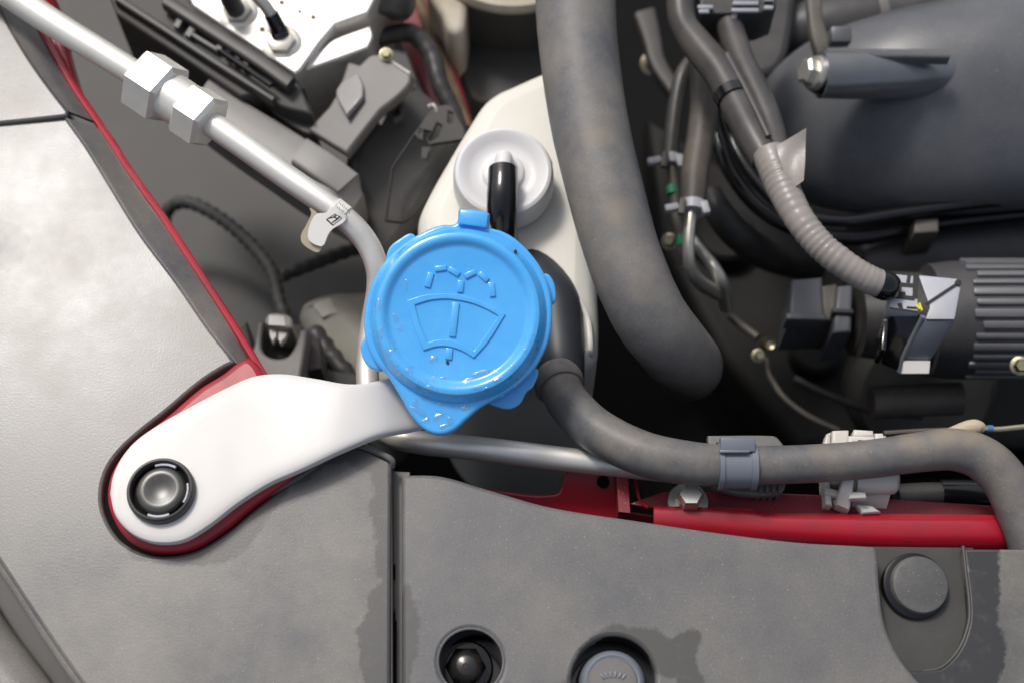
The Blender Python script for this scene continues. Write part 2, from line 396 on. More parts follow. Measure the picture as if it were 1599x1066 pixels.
# ================================================================ LEFT FENDER COVER
red_out = [(384, 556), (402, 566), (425, 600), (500, 625), (560, 660), (520, 690), (458, 742), (400, 782), (345, 826), (296, 853), (240, 857), (196, 838), (170, 796), (166, 762), (176, 728), (206, 690), (262, 645), (310, 604), (345, 582)]
def grow(pts, d):
    c = V((330, 715)); out = []
    n = len(pts)
    for i, p in enumerate(pts):
        t = V(pts[(i+1) % n])-V(pts[i-1]); q = V((t.y, -t.x)).normalized()
        out.append((p[0]+q.x*d, p[1]+q.y*d))
    return out
t = thing('fender_cover', 'large dusty grey plastic cover with a notch around the red bracket and white arm', 'cover', P(200, 900, -.02))
outl = [(-160, 210, 1), (105, 185, 1), (137, 230), (174, 290), (220, 364), (277, 440), (328, 514), (356, 549), (367, 566, 1), (350, 573), (313, 597), (262, 640), (205, 686), (172, 724), (159, 762), (163, 802), (190, 844),
        (238, 866), (300, 860), (350, 832), (404, 788), (462, 746), (515, 706), (542, 697, 1), (562, 696, 1), (611, 718, 1), (609, 1180, 1), (216, 1180, 1), (130, 1070), (62, 972), (0, 878), (-160, 640, 1)]
part('top_panel', plate(outl, H(0), .006, .0012), M['fender'], t)
ridge = [(105, 185), (137, 230), (174, 290), (220, 364), (277, 440), (328, 514), (356, 549), (370, 567)]
edge = [(154, 201), (173, 228), (197, 265), (225, 305), (253, 345), (305, 425), (357, 505), (386, 560)]
mid = [((a[0]*.68+b[0]*.32), (a[1]*.68+b[1]*.32)) for a, b in zip(ridge, edge)]
inn = [((a[0]*1.12-b[0]*.12), (a[1]*1.12-b[1]*.12)) for a, b in zip(ridge, edge)]
part('side_flange', strip([[(x, y, -.0004) for x, y in inn], [(x, y, .0004) for x, y in ridge], [(x, y, -.0016) for x, y in mid], [(x, y, -.006) for x, y in edge]], .002), M['fender'], t)
part('raised_rim', tube([(420, 772, -.0005, 4), (470, 742, .0006, 5), (515, 710, .0006, 5), (546, 696, .0006, 5), (562, 695, .0006, 5), (588, 705, .0006, 5), (611, 717, .0006, 5), (612, 728, -.002, 5)], seg=10, sub=5), M['fender'], t)
part('outer_lip', tube([(-160, 652, -.001, 6), (0, 884, -.001, 6), (62, 978, -.001, 6), (130, 1076, -.001, 6), (220, 1190, -.001, 6)], seg=10, sub=4), M['fender'], t)
part('channel_wall', drop([(598, 716), (612, 720), (613, 1180), (598, 1180)], -.0015, .016), M['black'], t)

solo('front_trough', plate([(-200, 560, 1), (0, 860, 1), (160, 1080, 1), (260, 1250, 1), (-200, 1250, 1)], H(-.016), .004, .0006), M['black'],
     'dark sloping trough in the bottom corner below the large grey fender cover', 'trim')
solo('headlight_edge', tube([(-90, 930, -.010, 60), (-40, 1010, -.010, 60), (20, 1090, -.010, 60), (90, 1190, -.010, 60)], seg=24, sub=4, ellipse=.6), M['fender'],
     'rounded grey edge beyond the trough in the lowest corner of the view', 'trim')

t = thing('fender_trim', 'smaller grey trim panel above the seam, beside the red fender lip', 'trim panel', P(40, 100, -.02))
part('top_panel', plate([(-160, -200, 1), (-60, -120), (3, 18), (38, 80), (72, 130), (106, 174, 1), (104, 181, 1), (60, 186), (0, 192), (-160, 206, 1)], H(.0012), .006, .0010), M['fender'], t)
ridge2 = [(-60, -120), (3, 18), (38, 80), (72, 130), (105, 173)]
edge2 = [(0, -110), (52, 20), (84, 85), (118, 142), (153, 192)]
mid2 = [((a[0]*.6+b[0]*.4), (a[1]*.6+b[1]*.4)) for a, b in zip(ridge2, edge2)]
part('side_flange', strip([[(x, y, .0012) for x, y in ridge2], [(x, y, -.0010) for x, y in mid2], [(x, y, -.0066) for x, y in edge2]], .002), M['fender'], t)

# ---------------------------------------------------------------- red fender metal
t = thing('red_fender', 'red painted fender lip running down beside the grey covers to a bracket tab', 'fender', P(300, 480, -.05))
part('bracket_tab', plate(red_out, H(.0035), .012, .0026), M['red'], t)
e0 = [(-10, -130), (44, 10), (82, 80), (116, 140), (150, 190), (172, 222), (197, 262), (225, 302), (253, 341), (305, 420), (357, 500), (388, 550), (412, 590)]
part('lip', tube([(x+2, y, -.0062, 6.5) for x, y in e0], seg=10, sub=5), M['red'], t)
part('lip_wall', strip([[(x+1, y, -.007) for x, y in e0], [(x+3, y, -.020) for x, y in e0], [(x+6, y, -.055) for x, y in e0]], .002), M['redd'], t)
part('inner_flange', strip([[(30, -60, -.008), (62, 20, -.008), (92, 88, -.008), (122, 150, -.008)], [(48, -60, -.009), (82, 20, -.009), (104, 88, -.009), (126, 150, -.009)], [(60, -60, -.02), (96, 20, -.02), (112, 88, -.02), (130, 150, -.02)]], .002), M['red'], t)

# ================================================================ WHITE FILLER NECK AND ARM
CAPN = V((0, -math.sin(R(17)), math.cos(R(17))))
CF = Frame(P(715, 490, .024), CAPN)
k1 = px(1, CF.o)
t = thing('filler_neck', 'white plastic filler neck whose broad arm is clipped to the red bracket', 'filler neck', P(716, 520, -.05))
armU = [(172, 768), (176, 740), (190, 710), (215, 682), (255, 655), (300, 630), (350, 604), (395, 585), (440, 581), (490, 588), (545, 597), (590, 592), (640, 575), (690, 560)]
armL = [(172, 772), (178, 800), (192, 820), (214, 836), (246, 845), (285, 841), (325, 818), (372, 782), (420, 752), (470, 730), (530, 702), (590, 678), (640, 668), (690, 655)]
armZ = [.0085, .0095, .0095, .0095, .0095, .0095, .0095, .0095, .0100, .0108, .0110, .0085, .0020, -.004]
part('mounting_arm', band(armU, armL, armZ, .0055), M['white'], t)
part('neck', lathe([(108*k1, -.010), (108*k1, -.020), (100*k1, -.026), (88*k1, -.045), (85*k1, -.10), (85*k1, -.18)], CF, 48), M['tank'], t)
part('neck_collar', lathe([(100*k1, -.011), (118*k1, -.012), (120*k1, -.0145), (108*k1, -.0160)], CF, 48), M['white'], t)

def push_clip(name, cx, cy, z, r, label, slots, group=None, m='pin', tilt=V((0, 0, 1))):
    fr = Frame(P(cx, cy, z), tilt); q = px(r, fr.o)
    c = thing(name, label, 'push clip', fr.o, group)
    part('collar', lathe([(q*.855, -.0015), (q*.86, .0010), (q*.89, .0017), (q*.94, .0016), (q*.98, .0010), (q, 0), (q, -.003), (q*.8, -.003)], fr, 56), M['black'], c)
    part('groove_floor', lathe([(0, -.0012), (q*.865, -.0012), (q*.865, -.0028)], fr, 40), M['bay'], c)
    part('pin', lathe([(0, .0002), (q*.28, .0004), (q*.45, .0008), (q*.58, .0009), (q*.68, .0005), (q*.735, -.0003), (q*.745, -.0020)], fr, 56), M[m], c)
    for a0, a1, ra, rb in slots:
        n = 10; o_ = [(q*rb*math.cos(R(a0+(a1-a0)*i/n)), q*rb*math.sin(R(a0+(a1-a0)*i/n))) for i in range(n+1)]
        o_ += [(q*ra*math.cos(R(a1-(a1-a0)*i/n)), q*ra*math.sin(R(a1-(a1-a0)*i/n))) for i in range(n+1)]
        part('slot', plate_uv(o_, [], fr.up(.0004), .0016, .0002), M['conn'], c)
    return c
push_clip('push_clip', 251, 765, .0112, 53, 'round black push clip fastening the white arm to the red bracket', [(62, 108, .765, .845), (-28, 16, .765, .83), (-112, -66, .765, .845)])

# ================================================================ BLUE CAP
t = thing('filler_closure', 'glossy blue screen washer filler cap with embossed windscreen symbol and pull tab', 'cap', CF.o)
outer = [(712, 348), (690, 351), (668, 358), (631, 380), (599, 410), (579, 445), (570, 480), (568, 508), (573, 538), (586, 565), (606, 588), (624, 617), (642, 648), (661, 669), (684, 678), (708, 672), (730, 653), (750, 636),
         (778, 620), (812, 598), (838, 570), (856, 534), (862, 500), (861, 465), (852, 432), (834, 402), (808, 375), (785, 361), (763, 355, 1), (765, 334, 1), (758, 330), (720, 325), (716, 328, 1)]
part('lid', plate(outer, CF.up(-.0022), .0042, .0011, per=6), M['blue'], t)
part('dome', lathe([(0, .0006), (104*k1, .0006), (107*k1, .0007), (110*k1, .0011), (113*k1, .0018), (117*k1, .0024), (122*k1, .0025), (127*k1, .0021), (133*k1, .0004), (138*k1, -.0016), (141*k1, -.0030), (141*k1, -.0055)],
                   Frame(CF.o, CAPN), 96), M['blue'], t)
part('skirt', lathe([(138*k1, -.003), (138*k1, -.0105), (134*k1, -.0115), (110*k1, -.0115)], CF, 72), M['blue'], t)
part('hinge', box(CF.up(-.0022), (CF.uv(739, 341)[0], CF.uv(739, 341)[1], 0), (23*k1, 12*k1, .0022), .0007, R(-8)), M['blue'], t)
tabs = [[(604, 408), (607, 388), (622, 374), (645, 365), (650, 390), (620, 420)], [(845, 430), (856, 428), (866, 444), (868, 468), (861, 476), (850, 480), (835, 455)], [(574, 525), (565, 534), (563, 545), (570, 566), (583, 576), (598, 577), (600, 550)],
        [(764, 628), (774, 634), (795, 638), (812, 630), (822, 612), (833, 602), (838, 575), (800, 580), (760, 600)]]
for i, q in enumerate(tabs):
    zz = -.0062 if i < 3 else -.0100
    part('grip_tab', plate(q, CF.up(zz), .0026, .0008, per=6), M['blue'], t)
SF = CF.up(.0012)
sym_o = [(635, 469, 1), (660, 461), (697, 458), (735, 464), (768, 478), (789, 491, 1), (765, 530), (740, 559, 1), (722, 548), (700, 541), (682, 541), (661, 547, 1), (645, 508)]
sym_i = [(648, 476, 1), (672, 469), (700, 467), (735, 473), (762, 484), (778, 493, 1), (757, 525), (740, 547, 1), (722, 537), (702, 530), (684, 530), (667, 534, 1), (655, 503)]
inner = [CF.uv(p[0], p[1]) for p in smooth_poly(sym_i, 5)]
ring = plate_uv([SF.uv(*p) for p in smooth_poly(sym_o, 5)], [[SF.uv(p[0], p[1]) for p in smooth_poly(sym_i, 5)]], SF, .0012, .0003)
ws = part('windscreen_symbol', ring, M['blue'], t)
def mark(cx, cy, wx, wy, rot):
    u, v_ = SF.uv(cx, cy); return box(SF, (u, v_, -.0006), (wx*k1/2, wy*k1/2, .0007), .0003, R(rot))
part('wiper_arm', mark(709, 499, 11, 54, -6), M['blue'], ws); part('wiper_arm', mark(701, 552, 11, 18, -6), M['blue'], ws)
for a in [(670, 437, 10, 24, -14), (688, 419, 19, 9, 8), (709, 424, 19, 9, -32), (719, 447, 10, 19, -3), (734, 428, 19, 9, 26), (755, 432, 18, 9, -42), (768, 452, 10, 23, 8)]:
    part('spray_dash', mark(*a), M['blue'], ws)
for (x, y) in ((699, 566), (805, 394)):
    u, v_ = CF.uv(x, y); part('vent_hole_shade', lathe([(0, .0017 if x > 750 else .0010), (2.6*k1, .0017 if x > 750 else .0010), (2.6*k1, -.001)], Frame(CF.w(u, v_), CAPN), 14), M['ink'], t)  # dark discs stand in for the shade inside tiny holes
# water lying on the cap
gs = []
DOME = [(0, .0006), (104, .0006), (107, .0007), (110, .0011), (113, .0018), (117, .0024), (122, .0025), (127, .0021), (133, .0004), (138, -.0016), (141, -.0022), (999, -.0022)]
def dome_h(u, v):
    r = math.hypot(u, v)/k1
    for (a, x), (b, y) in zip(DOME, DOME[1:]):
        if r <= b: return x+(y-x)*(r-a)/(b-a)
    return -.0022
def drop_of(cx, cy, rx, ry, rot, h):
    u0, v0 = CF.uv(cx, cy); vs = []; fs = []; n = 18; rings = 6; ph = random.random()*6
    for i in range(rings):
        f = math.cos(i/rings*math.pi/2); hh = math.sin(i/rings*math.pi/2)
        for k in range(n):
            a = 2*math.pi*k/n; wob_ = 1+.22*math.sin(2*a+ph)+.14*math.sin(3*a+ph*2)
            x = rx*k1*f*wob_*math.cos(a); y = ry*k1*f*wob_*math.sin(a); c, s_ = math.cos(rot), math.sin(rot)
            u, v_ = u0+c*x-s_*y, v0+s_*x+c*y
            vs.append(CF.w(u, v_, dome_h(u, v_)+.00012+h*hh*(1+.3*math.sin(2*a+ph)*f)))
    vs.append(CF.w(u0, v0, dome_h(u0, v0)+.00012+h))
    for i in range(rings-1):
        for k in range(n): fs.append((i*n+k, i*n+(k+1) % n, (i+1)*n+(k+1) % n, (i+1)*n+k))
    for k in range(n): fs.append(((rings-1)*n+k, (rings-1)*n+(k+1) % n, rings*n))
    fs.append(tuple(range(n))[::-1]); return vs, fs
for (x, y, rx, ry, ro) in [(654, 641, 13, 6, -.5), (684, 649, 9, 6, .3), (703, 656, 6, 7, .1), (727, 637, 8, 4, -.4), (669, 607, 9, 5, .4), (700, 620, 5, 6, 0), (717, 605, 5, 4, 0), (664, 655, 7, 4, .6), (693, 664, 8, 4, .1),
                          (746, 605, 6, 5, .4), (640, 577, 7, 6, .4), (612, 550, 8, 4, .6), (776, 594, 7, 4, .6), (800, 574, 7, 4, .7), (628, 392, 9, 5, .7), (677, 561, 6, 7, .2), (618, 497, 5, 7, .2), (634, 446, 3, 8, .1),
                          (625, 514, 4, 4, .3), (752, 582, 14, 6, .35), (730, 594, 9, 4, .2), (760, 608, 5, 4, .2), (651, 601, 5, 4, .4), (665, 620, 7, 4, 0), (692, 590, 5, 3, 0), (590, 480, 4, 16, .1), (596, 520, 3, 12, -.2), (648, 628, 6, 5, .3)]:
    gs.append(drop_of(x, y, rx, ry, ro, .34*min(rx, ry)*k1))
for i in range(60):
    a = R(random.uniform(195, 345)); rr = random.uniform(106, 146); x, y = 715+rr*math.cos(a), 490-rr*math.sin(a)
    s_ = random.uniform(1.2, 3.4); gs.append(drop_of(x, y, s_, s_*random.uniform(.7, 1.3), a, .45*s_*k1))
solo('water_droplets', join(*gs), M['water'], 'clear water drops and smears lying on the lower rim of the blue cap', 'water', kind='stuff')

# ================================================================ COOLANT RESERVE TANK
t = thing('reserve_tank', 'milky white plastic coolant tank standing behind the blue cap', 'tank', P(790, 400, -.17))
tp = [(905, 84), (846, 104), (800, 124), (774, 136), (752, 154), (728, 190), (695, 245), (664, 300), (652, 330), (652, 360), (664, 410), (680, 500), (740, 560), (860, 566), (926, 560), (936, 520), (934, 440), (936, 300), (930, 150)]
part('body', plate(tp, H(-.030), .16, .009), M['tank'], t)
TC = Frame(P(786, 268, -.014), V((0, -.10, 1)))
q = px(1, TC.o)
cp = part('screw_cap', lathe([(0, .0005), (26*q, .0005), (31*q, .0000), (34*q, -.0016), (44*q, -.0018), (56*q, -.0008), (64*q, .0008), (70*q, .0012), (75*q, .0006), (78*q, -.0012), (79*q, -.004), (80*q, -.011), (78*q, -.013), (60*q, -.013)], TC, 72), M['tankcap'], t)
part('nipple', tube([(786, 262, -.0135, 24), (787, 252, -.0105, 17), (787, 248, -.0095, 13), (786, 262, -.0085, 13), (785, 282, -.0090, 13)], seg=18, sub=4), M['tankcap'], cp)
part('cap_ear', box(TC, (-66*q, -28*q, -.007), (6*q, 12*q, .003), .0006, R(25)), M['tankcap'], cp); part('cap_ear', box(TC, (68*q, 30*q, -.006), (6*q, 12*q, .003), .0006, R(25)), M['tankcap'], cp)
part('seam_rib', tube([(905, 470, -.0300, 5), (918, 500, -.031, 5), (922, 545, -.031, 5), (921, 560, -.045, 5), (921, 565, -.10, 5)], seg=8, sub=4), M['tank'], t)
t = thing('overflow_hose', 'short glossy black hose plugged on the milky tank cap, white dot at its end', 'hose', P(784, 320, -.02))
part('tube', tube([(785, 266, -.0088, 23), (785, 285, -.0086, 23.5), (784, 310, -.0095, 24), (784, 340, -.013, 23), (790, 372, -.020, 19), (800, 400, -.032, 18)], seg=24, sub=6), M['gloss'], t)
qd = P(783, 271, -.0036); part('paint_dot', lathe([(0, .0002), (px(6, qd), .0001), (px(7, qd), -.0004), (px(7, qd), -.003)], Frame(qd, V((0, -.25, 1))), 16), M['paper'], t)

# ================================================================ HOSES
def wob(s): return lambda L, f: 1+.012*noise.noise(V((L*60, s, 0)))+.006*noise.noise(V((L*200, s, 3)))
solo('radiator_hose', tube([(896, -160, .004, 64), (898, -30, .004, 63), (902, 60, .004, 62), (918, 180, .002, 61), (943, 290, -.001, 60), (974, 400, -.006, 59), (1012, 488, -.013, 58), (1050, 540, -.028, 56), (1072, 566, -.050, 54), (1076, 573, -.09, 52)], seg=40, sub=10, rfun=wob(1)),
     M['hose'], 'thick dusty grey rubber hose curving down past the milky tank', 'hose')
t = thing('coolant_hose', 'dark grey rubber hose from beside the blue cap across to the bottom corner', 'hose', P(1150, 725, -.03))
part('sleeve', tube([(826, 415, -.040, 40), (862, 470, -.033, 42), (872, 520, -.031, 40), (876, 565, -.030, 37), (878, 612, -.032, 34)], seg=32, sub=8), M['slate'], t)
hz = tube([(872, 590, -.030, 30), (876, 606, -.024, 33), (892, 634, -.018, 34), (932, 672, -.012, 35), (1000, 706, -.008, 35), (1075, 722, -.007, 34), (1150, 726, -.007, 31), (1250, 724, -.007, 30), (1350, 717, -.007, 30), (1430, 706, -.007, 31), (1485, 701, -.007, 33), (1530, 713, -.008, 35), (1566, 745, -.010, 36), (1588, 790, -.013, 35), (1606, 850, -.016, 32), (1616, 920, -.02, 31)], seg=32, sub=8, rfun=wob(5))
part('tube', hz, M['rubber'], t)
part('end_bead', tube([(868, 590, -.0265, 37), (873, 599, -.0245, 38), (876, 606, -.0235, 36)], seg=32, sub=4, rfun=lambda L, f: 1+.05*math.sin(f*math.pi)), M['rubber'], t)
t = thing('hose_clip', 'blue grey plastic clip wrapped round the dark hose above the red beam', 'clip', P(1150, 760, -.02))
def cl(x0, x1, r): return tube([(x0, 727, -.007, r), ((x0+x1)/2, 727, -.007, r), (x1, 727, -.007, r)], seg=36, sub=2)
part('band', cl(1126, 1170, 35.5), M['clip'], t); part('edge_ring', cl(1170, 1179, 38), M['clip'], t); part('edge_ring', cl(1120, 1127, 38), M['clip'], t)
fr = Frame(P(1151, 694, .0005), V((0, -.35, 1)))
part('latch', box(fr, (0, 0, 0), (px(27, fr.o), px(11, fr.o), .0022), .0005), M['clip'], t)
fr = Frame(P(1150, 705, .0012), V((0, -.2, 1)))
part('latch_lip', box(fr, (-.0008, 0, 0), (px(23, fr.o), px(2, fr.o), .0016), .0003), M['clip'], t)
part('bracket', plate([(1105, 679, 1), (1205, 679), (1216, 684), (1228, 705), (1226, 760), (1216, 770), (1160, 771), (1112, 760, 1)], H(-.016), .004, .0008), M['grey'], t)
for i in range(4): part('bracket_rib', drop([(1186+i*10, 756), (1191+i*10, 756), (1191+i*10, 768), (1186+i*10, 768)], -.0145, .01), M['grey'], t)

# ================================================================ ALUMINIUM PIPE
t = thing('air_conditioning_pipe', 'bare aluminium pipe with two hex fittings, bent behind the blue cap and along below it', 'pipe', P(560, 500, -.03))
pl = [(-60, -60, .010, 22), (70, 28, .010, 22), (170, 90, .010, 21), (265, 150, .009, 21), (360, 214, .008, 20.5), (441, 272, .006, 20), (500, 313, .004, 19.5), (545, 347, .001, 19), (573, 380, -.003, 18.5), (588, 416, -.007, 18), (590, 452, -.012, 18), (583, 495, -.017, 18), (576, 545, -.021, 18), (574, 590, -.023, 18), (580, 640, -.024, 19), (604, 674, -.022, 19), (650, 689, -.020, 19), (750, 700, -.018, 19), (880, 716, -.019, 19), (1000, 730, -.022, 18), (1120, 745, -.024, 17)]
part('tube', tube(pl, seg=28, sub=8), M['alu'], t)
A = P(170, 90, .010); B = P(400, 243, .007); ax = (B-A).normalized()
def along(x, y, z): return Frame(P(x, y, z), ax)
f1 = along(243, 136, .0095); q1 = px(1, f1.o)
part('hex_fitting', lathe([(24*q1, -34*q1), (44*q1, -32*q1), (52*q1, -26*q1), (52*q1, 24*q1), (44*q1, 30*q1), (24*q1, 31*q1)], f1, 6), M['alu'], t)
f2 = along(310, 181, .0085)
part('hex_fitting', lathe([(24*q1, -28*q1), (40*q1, -26*q1), (46*q1, -20*q1), (46*q1, 20*q1), (40*q1, 26*q1), (24*q1, 28*q1)], f2, 6), M['alu'], t)
part('fitting_neck', lathe([(20*q1, -30*q1), (38*q1, -28*q1), (38*q1, 28*q1), (20*q1, 30*q1)], along(277, 158, .009), 32), M['alu'], t)
tf = Frame(P(512, 345, .006), V((0, -.42, .9)))
tg = part('label_tag', join(plate([(520, 322), (510, 332), (496, 334), (488, 342), (481, 362), (483, 376), (500, 385), (506, 382), (513, 366), (521, 357), (536, 348), (541, 340), (535, 328)], tf, .0004, .0001), tube([(519, 326, .00345, 20.4), (528, 333, .0028, 20.4), (537, 340, .0021, 20.3)], seg=28, sub=3)), M['paper'], t)
part('tag_back', plate([(484, 325), (486, 334), (478, 352), (470, 368), (472, 380), (490, 393), (499, 393), (503, 380), (500, 340)], tf.up(-.0012), .0004, .0001), M['tan'], tg)
rot = R(-36)
uc, vc = tf.uv(527, 341)
lg = [box(tf.up(.0001), (0, 0, 0), (.0001, .0001, .0001), 0)]
def line(fr, x0, y0, x1, y1, wd, h=.00008):
    a = V(fr.uv(x0, y0)); b = V(fr.uv(x1, y1)); d = b-a
    return box(fr, ((a.x+b.x)/2, (a.y+b.y)/2, 0), (d.length/2, wd*k1/2, h), 0, math.atan2(d.y, d.x))
part('emblem', join(line(tf, 512, 341.5, 521, 339.5, 1.8), line(tf, 521, 339.5, 525, 336, 2.2), line(tf, 518.5, 348, 527, 342.5, 2.2), line(tf, 527, 342.5, 531, 338, 2.4), line(tf, 522, 339, 527, 342.5, 2.4),
                    line(tf, 510, 343, 523, 334.5, 1.1), line(tf, 523, 334.5, 534, 341, 1.1), line(tf, 534, 341, 520, 352, 1.1), line(tf, 510, 343, 520, 352, 2.4)), M['ink'], tg)
pr = []
pf = Frame(P(530, 325, .0094), V((.15, -.35, .9)))
for r_ in range(2):
    for i in range(7):
        x = 524+i*2.7+r_*5; y = 320+i*2.6-r_*5+2
        pr.append(line(pf, x, y, x+random.uniform(1.2, 2.4), y-random.uniform(1.5, 3.4), .8)); pr.append(line(pf, x, y, x+1.2, y+.9, .7))
part('small_print', join(*pr), M['ink'], tg)

# ================================================================ FRONT RADIATOR COVER
t = thing('radiator_cover', 'wide dusty grey plastic cover along the bottom with two round fastener holes', 'cover', P(950, 950, -.02))
co = [(627, 743, 1), (640, 740), (690, 742), (760, 762), (860, 790), (1000, 812), (1130, 831), (1250, 845), (1355, 851), (1367, 854), (1371, 866), (1374, 915), (1382, 972), (1402, 1020), (1436, 1064), (1490, 1110, 1), (1490, 1190, 1), (627, 1190, 1)]
part('top_panel', plate(co, H(.0), .007, .0014, holes=[circle_pts(735, 1032, 51, 56, 52), circle_pts(958, 1060, 66, 64, 68)]), M['cover'], t)
part('channel_strip', plate([(596, 734, 1), (640, 736, 1), (640, 1190, 1), (596, 1190, 1)], H(-.008), .003, .0003), M['grey'], t)
fr = H(-.0062)
part('slot_shade', join(drop([(605, 880), (617, 880), (617, 903), (605, 903)], -.0066, .001), drop([(607, 950), (617, 950), (617, 966), (607, 966)], -.0066, .001)), M['bay'], t)  # dark plates painted for the shade in the channel's slot
part('channel_latch', join(drop([(606, 903), (615, 903), (615, 955), (606, 955)], -.0050, .003)), M['black'], t)
part('groove_shade', drop([(606, 968), (619, 968), (619, 1190), (606, 1190)], -.0064, .001), M['bay'], t)  # dark strip stands in for shade where the channel narrows
part('fastener_cup', lathe([(px(52, P(735, 1032, 0)), -.0010), (px(50, P(735, 1032, 0)), -.016), (0, -.016)], Frame(P(735, 1032, 0)), 48, cap=False), M['gloss'], t)
part('stopper_cup', lathe([(px(68, P(958, 1060, 0)), -.0010), (px(66, P(958, 1060, 0)), -.014), (0, -.014)], Frame(P(958, 1060, 0)), 48, cap=False), M['gloss'], t)
part('hole_rim', tube([(*circle_pts(735, 1032, 51.5)[k % 48][:2], -.0006, 2.2) for k in range(49)], seg=8, sub=1), M['cover'], t)
bf = Frame(P(727, 1040, -.010), V((0, -.10, 1)))
b_ = thing('cover_bolt', 'glossy black domed hex bolt sunk in the smaller round hole of the front cover', 'bolt', bf.o)
q = px(1, bf.o)
part('head', lathe([(0, .0030), (10*q, .0031), (24*q, .0024), (30*q, .0014), (32*q, .0004), (32*q, -.004)], bf, 6), M['gloss'], b_, angle=50)
part('dome', lathe([(0, .0034), (2.5*q, .0034), (3.5*q, .0038), (10*q, .0036), (20*q, .0029), (27*q, .0014), (28*q, .0004)], bf, 40), M['boltb'], b_)
part('washer', lathe([(20*q, -.0032), (40*q, -.0034), (43*q, -.0042), (43*q, -.006)], bf, 40), M['gloss'], b_)
sf = Frame(P(957, 1066, -.004), V((0, -.05, 1))); q = px(1, sf.o)
s_ = thing('rubber_stopper', 'round blue grey rubber plug in the larger hole of the front cover', 'plug', sf.o)
part('body', lathe([(0, .0012), (38*q, .0014), (42*q, .0019), (46*q, .0014), (51*q, -.0006), (54*q, -.004), (57*q, -.009)], sf, 64), M['clip'], s_)
part('face', lathe([(0, .00195), (36*q, .0019), (40*q, .0012), (40*q, .0004)], sf, 56), M['grey'], s_)
ltr = []
for i in range(6):
    a = R(90+(i-2.5)*16); u, v_ = 26*q*math.cos(a), 14*q*math.sin(a)
    ltr.append(box(sf, (u, v_-2*q, .0020), (1.6*q, 4.5*q, .0003), .0001, a-R(90)))
part('embossed_marks', join(*ltr), M['clip'], s_)

t = thing('grille_cover_end', 'darker plastic cover in the bottom corner with a rounded pocket and damp edge', 'cover', P(1540, 960, -.02))
part('top_panel', plate([(1503, 855, 1), (1800, 858, 1), (1800, 1190, 1), (1350, 1190, 1), (1350, 1040, 1), (1436, 1046, 1), (1470, 1040), (1497, 1012), (1511, 975), (1513, 945), (1508, 898)], H(-.005), .005, .0012), M['end'], t)
part('pocket_floor', plate([(1330, 852, 1), (1520, 854, 1), (1525, 1070, 1), (1330, 1070, 1)], H(-.0092), .003, .0003), M['pocket'], t)
part('pocket_rim', tube([(1504, 852, -.0054, 3), (1509, 898, -.0054, 3), (1514, 945, -.0054, 3), (1512, 975, -.0054, 3), (1498, 1012, -.0054, 3), (1471, 1041, -.0054, 3), (1440, 1048, -.0062, 3)], seg=8, sub=5), M['pocket'], t)
cf = Frame(P(1437, 912, -.0045), V((.06, -.12, 1))); q = px(1, cf.o)
c_ = thing('pocket_button', 'flat round dark button standing in the pocket of the end cover', 'push clip', cf.o)
part('button', lathe([(0, .0006), (38*q, .0006), (43*q, .0003), (45*q, -.0004), (45.5*q, -.0016), (44*q, -.0018)], cf, 64), M['end'], c_)
part('shaft', lathe([(47*q, -.0016), (51*q, -.0019), (52*q, -.0026), (52*q, -.0050)], Frame(cf.w(-4*q, 0, 0), cf.n), 64), M['gloss'], c_)

# ================================================================ RED RADIATOR SUPPORT
t = thing('radiator_support', 'bright red painted cross beam with gusset behind the front grey cover', 'cross beam', P(1280, 830, -.06))
part('beam', strip([[(1021, 789, -.020), (1100, 791, -.020), (1168, 793, -.020), (1205, 800, -.020), (1290, 801, -.020), (1420, 802, -.020), (1520, 803, -.020), (1590, 803, -.020)],
                    [(1021, 797, -.018), (1100, 800, -.018), (1168, 804, -.018), (1205, 810, -.018), (1290, 813, -.018), (1420, 816, -.018), (1520, 816, -.018), (1590, 816, -.018)],
                    [(1021, 830, -.021), (1100, 834, -.021), (1168, 840, -.021), (1205, 842, -.021), (1290, 846, -.021), (1420, 850, -.021), (1520, 850, -.021), (1590, 850, -.021)],
                    [(1021, 880, -.036), (1100, 886, -.036), (1168, 890, -.036), (1205, 890, -.036), (1290, 892, -.036), (1420, 895, -.036), (1520, 895, -.036), (1590, 895, -.036)]], .003), M['red'], t)
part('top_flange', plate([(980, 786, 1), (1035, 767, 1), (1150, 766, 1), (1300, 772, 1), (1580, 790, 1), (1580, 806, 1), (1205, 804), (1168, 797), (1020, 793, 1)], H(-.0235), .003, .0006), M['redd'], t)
part('gusset', plate([(740, 775, 1), (760, 764, 1), (868, 771), (882, 738, 1), (905, 726, 1), (978, 730, 1), (984, 800, 1), (1062, 812, 1), (1060, 850, 1), (760, 850, 1)], Frame(P(880, 780, -.034), V((0, -.55, 1))), .003, .0006), M['red'], t)
part('gusset_fold', drop([(962, 730), (980, 732), (984, 800), (966, 798)], -.022, .020), M['redd'], t)
part('seam_lip', tube([(992, 735, -.028, 2.5), (994, 760, -.026, 2.5), (1000, 782, -.024, 2.5), (1012, 792, -.022, 2.5)], seg=8, sub=5), M['red'], t)
part('gusset_hole', lathe([(0, .0016), (px(9, P(942, 752, -.03)), .0016), (px(10, P(942, 752, -.03)), -.001)], Frame(P(942, 752, -.0300), V((0, -.55, 1))), 20), M['bay'], t)
bf = Frame(P(1074, 784, -.0225)); q = px(1, bf.o)
bp = part('bolt', bolt(bf, 21*q, .0095, 1.0), M['steel'], t); part('washer', lathe([(10*q, .0012), (31*q, .0010), (32*q, .0002), (32*q, -.0008)], bf, 36), M['steel'], bp)

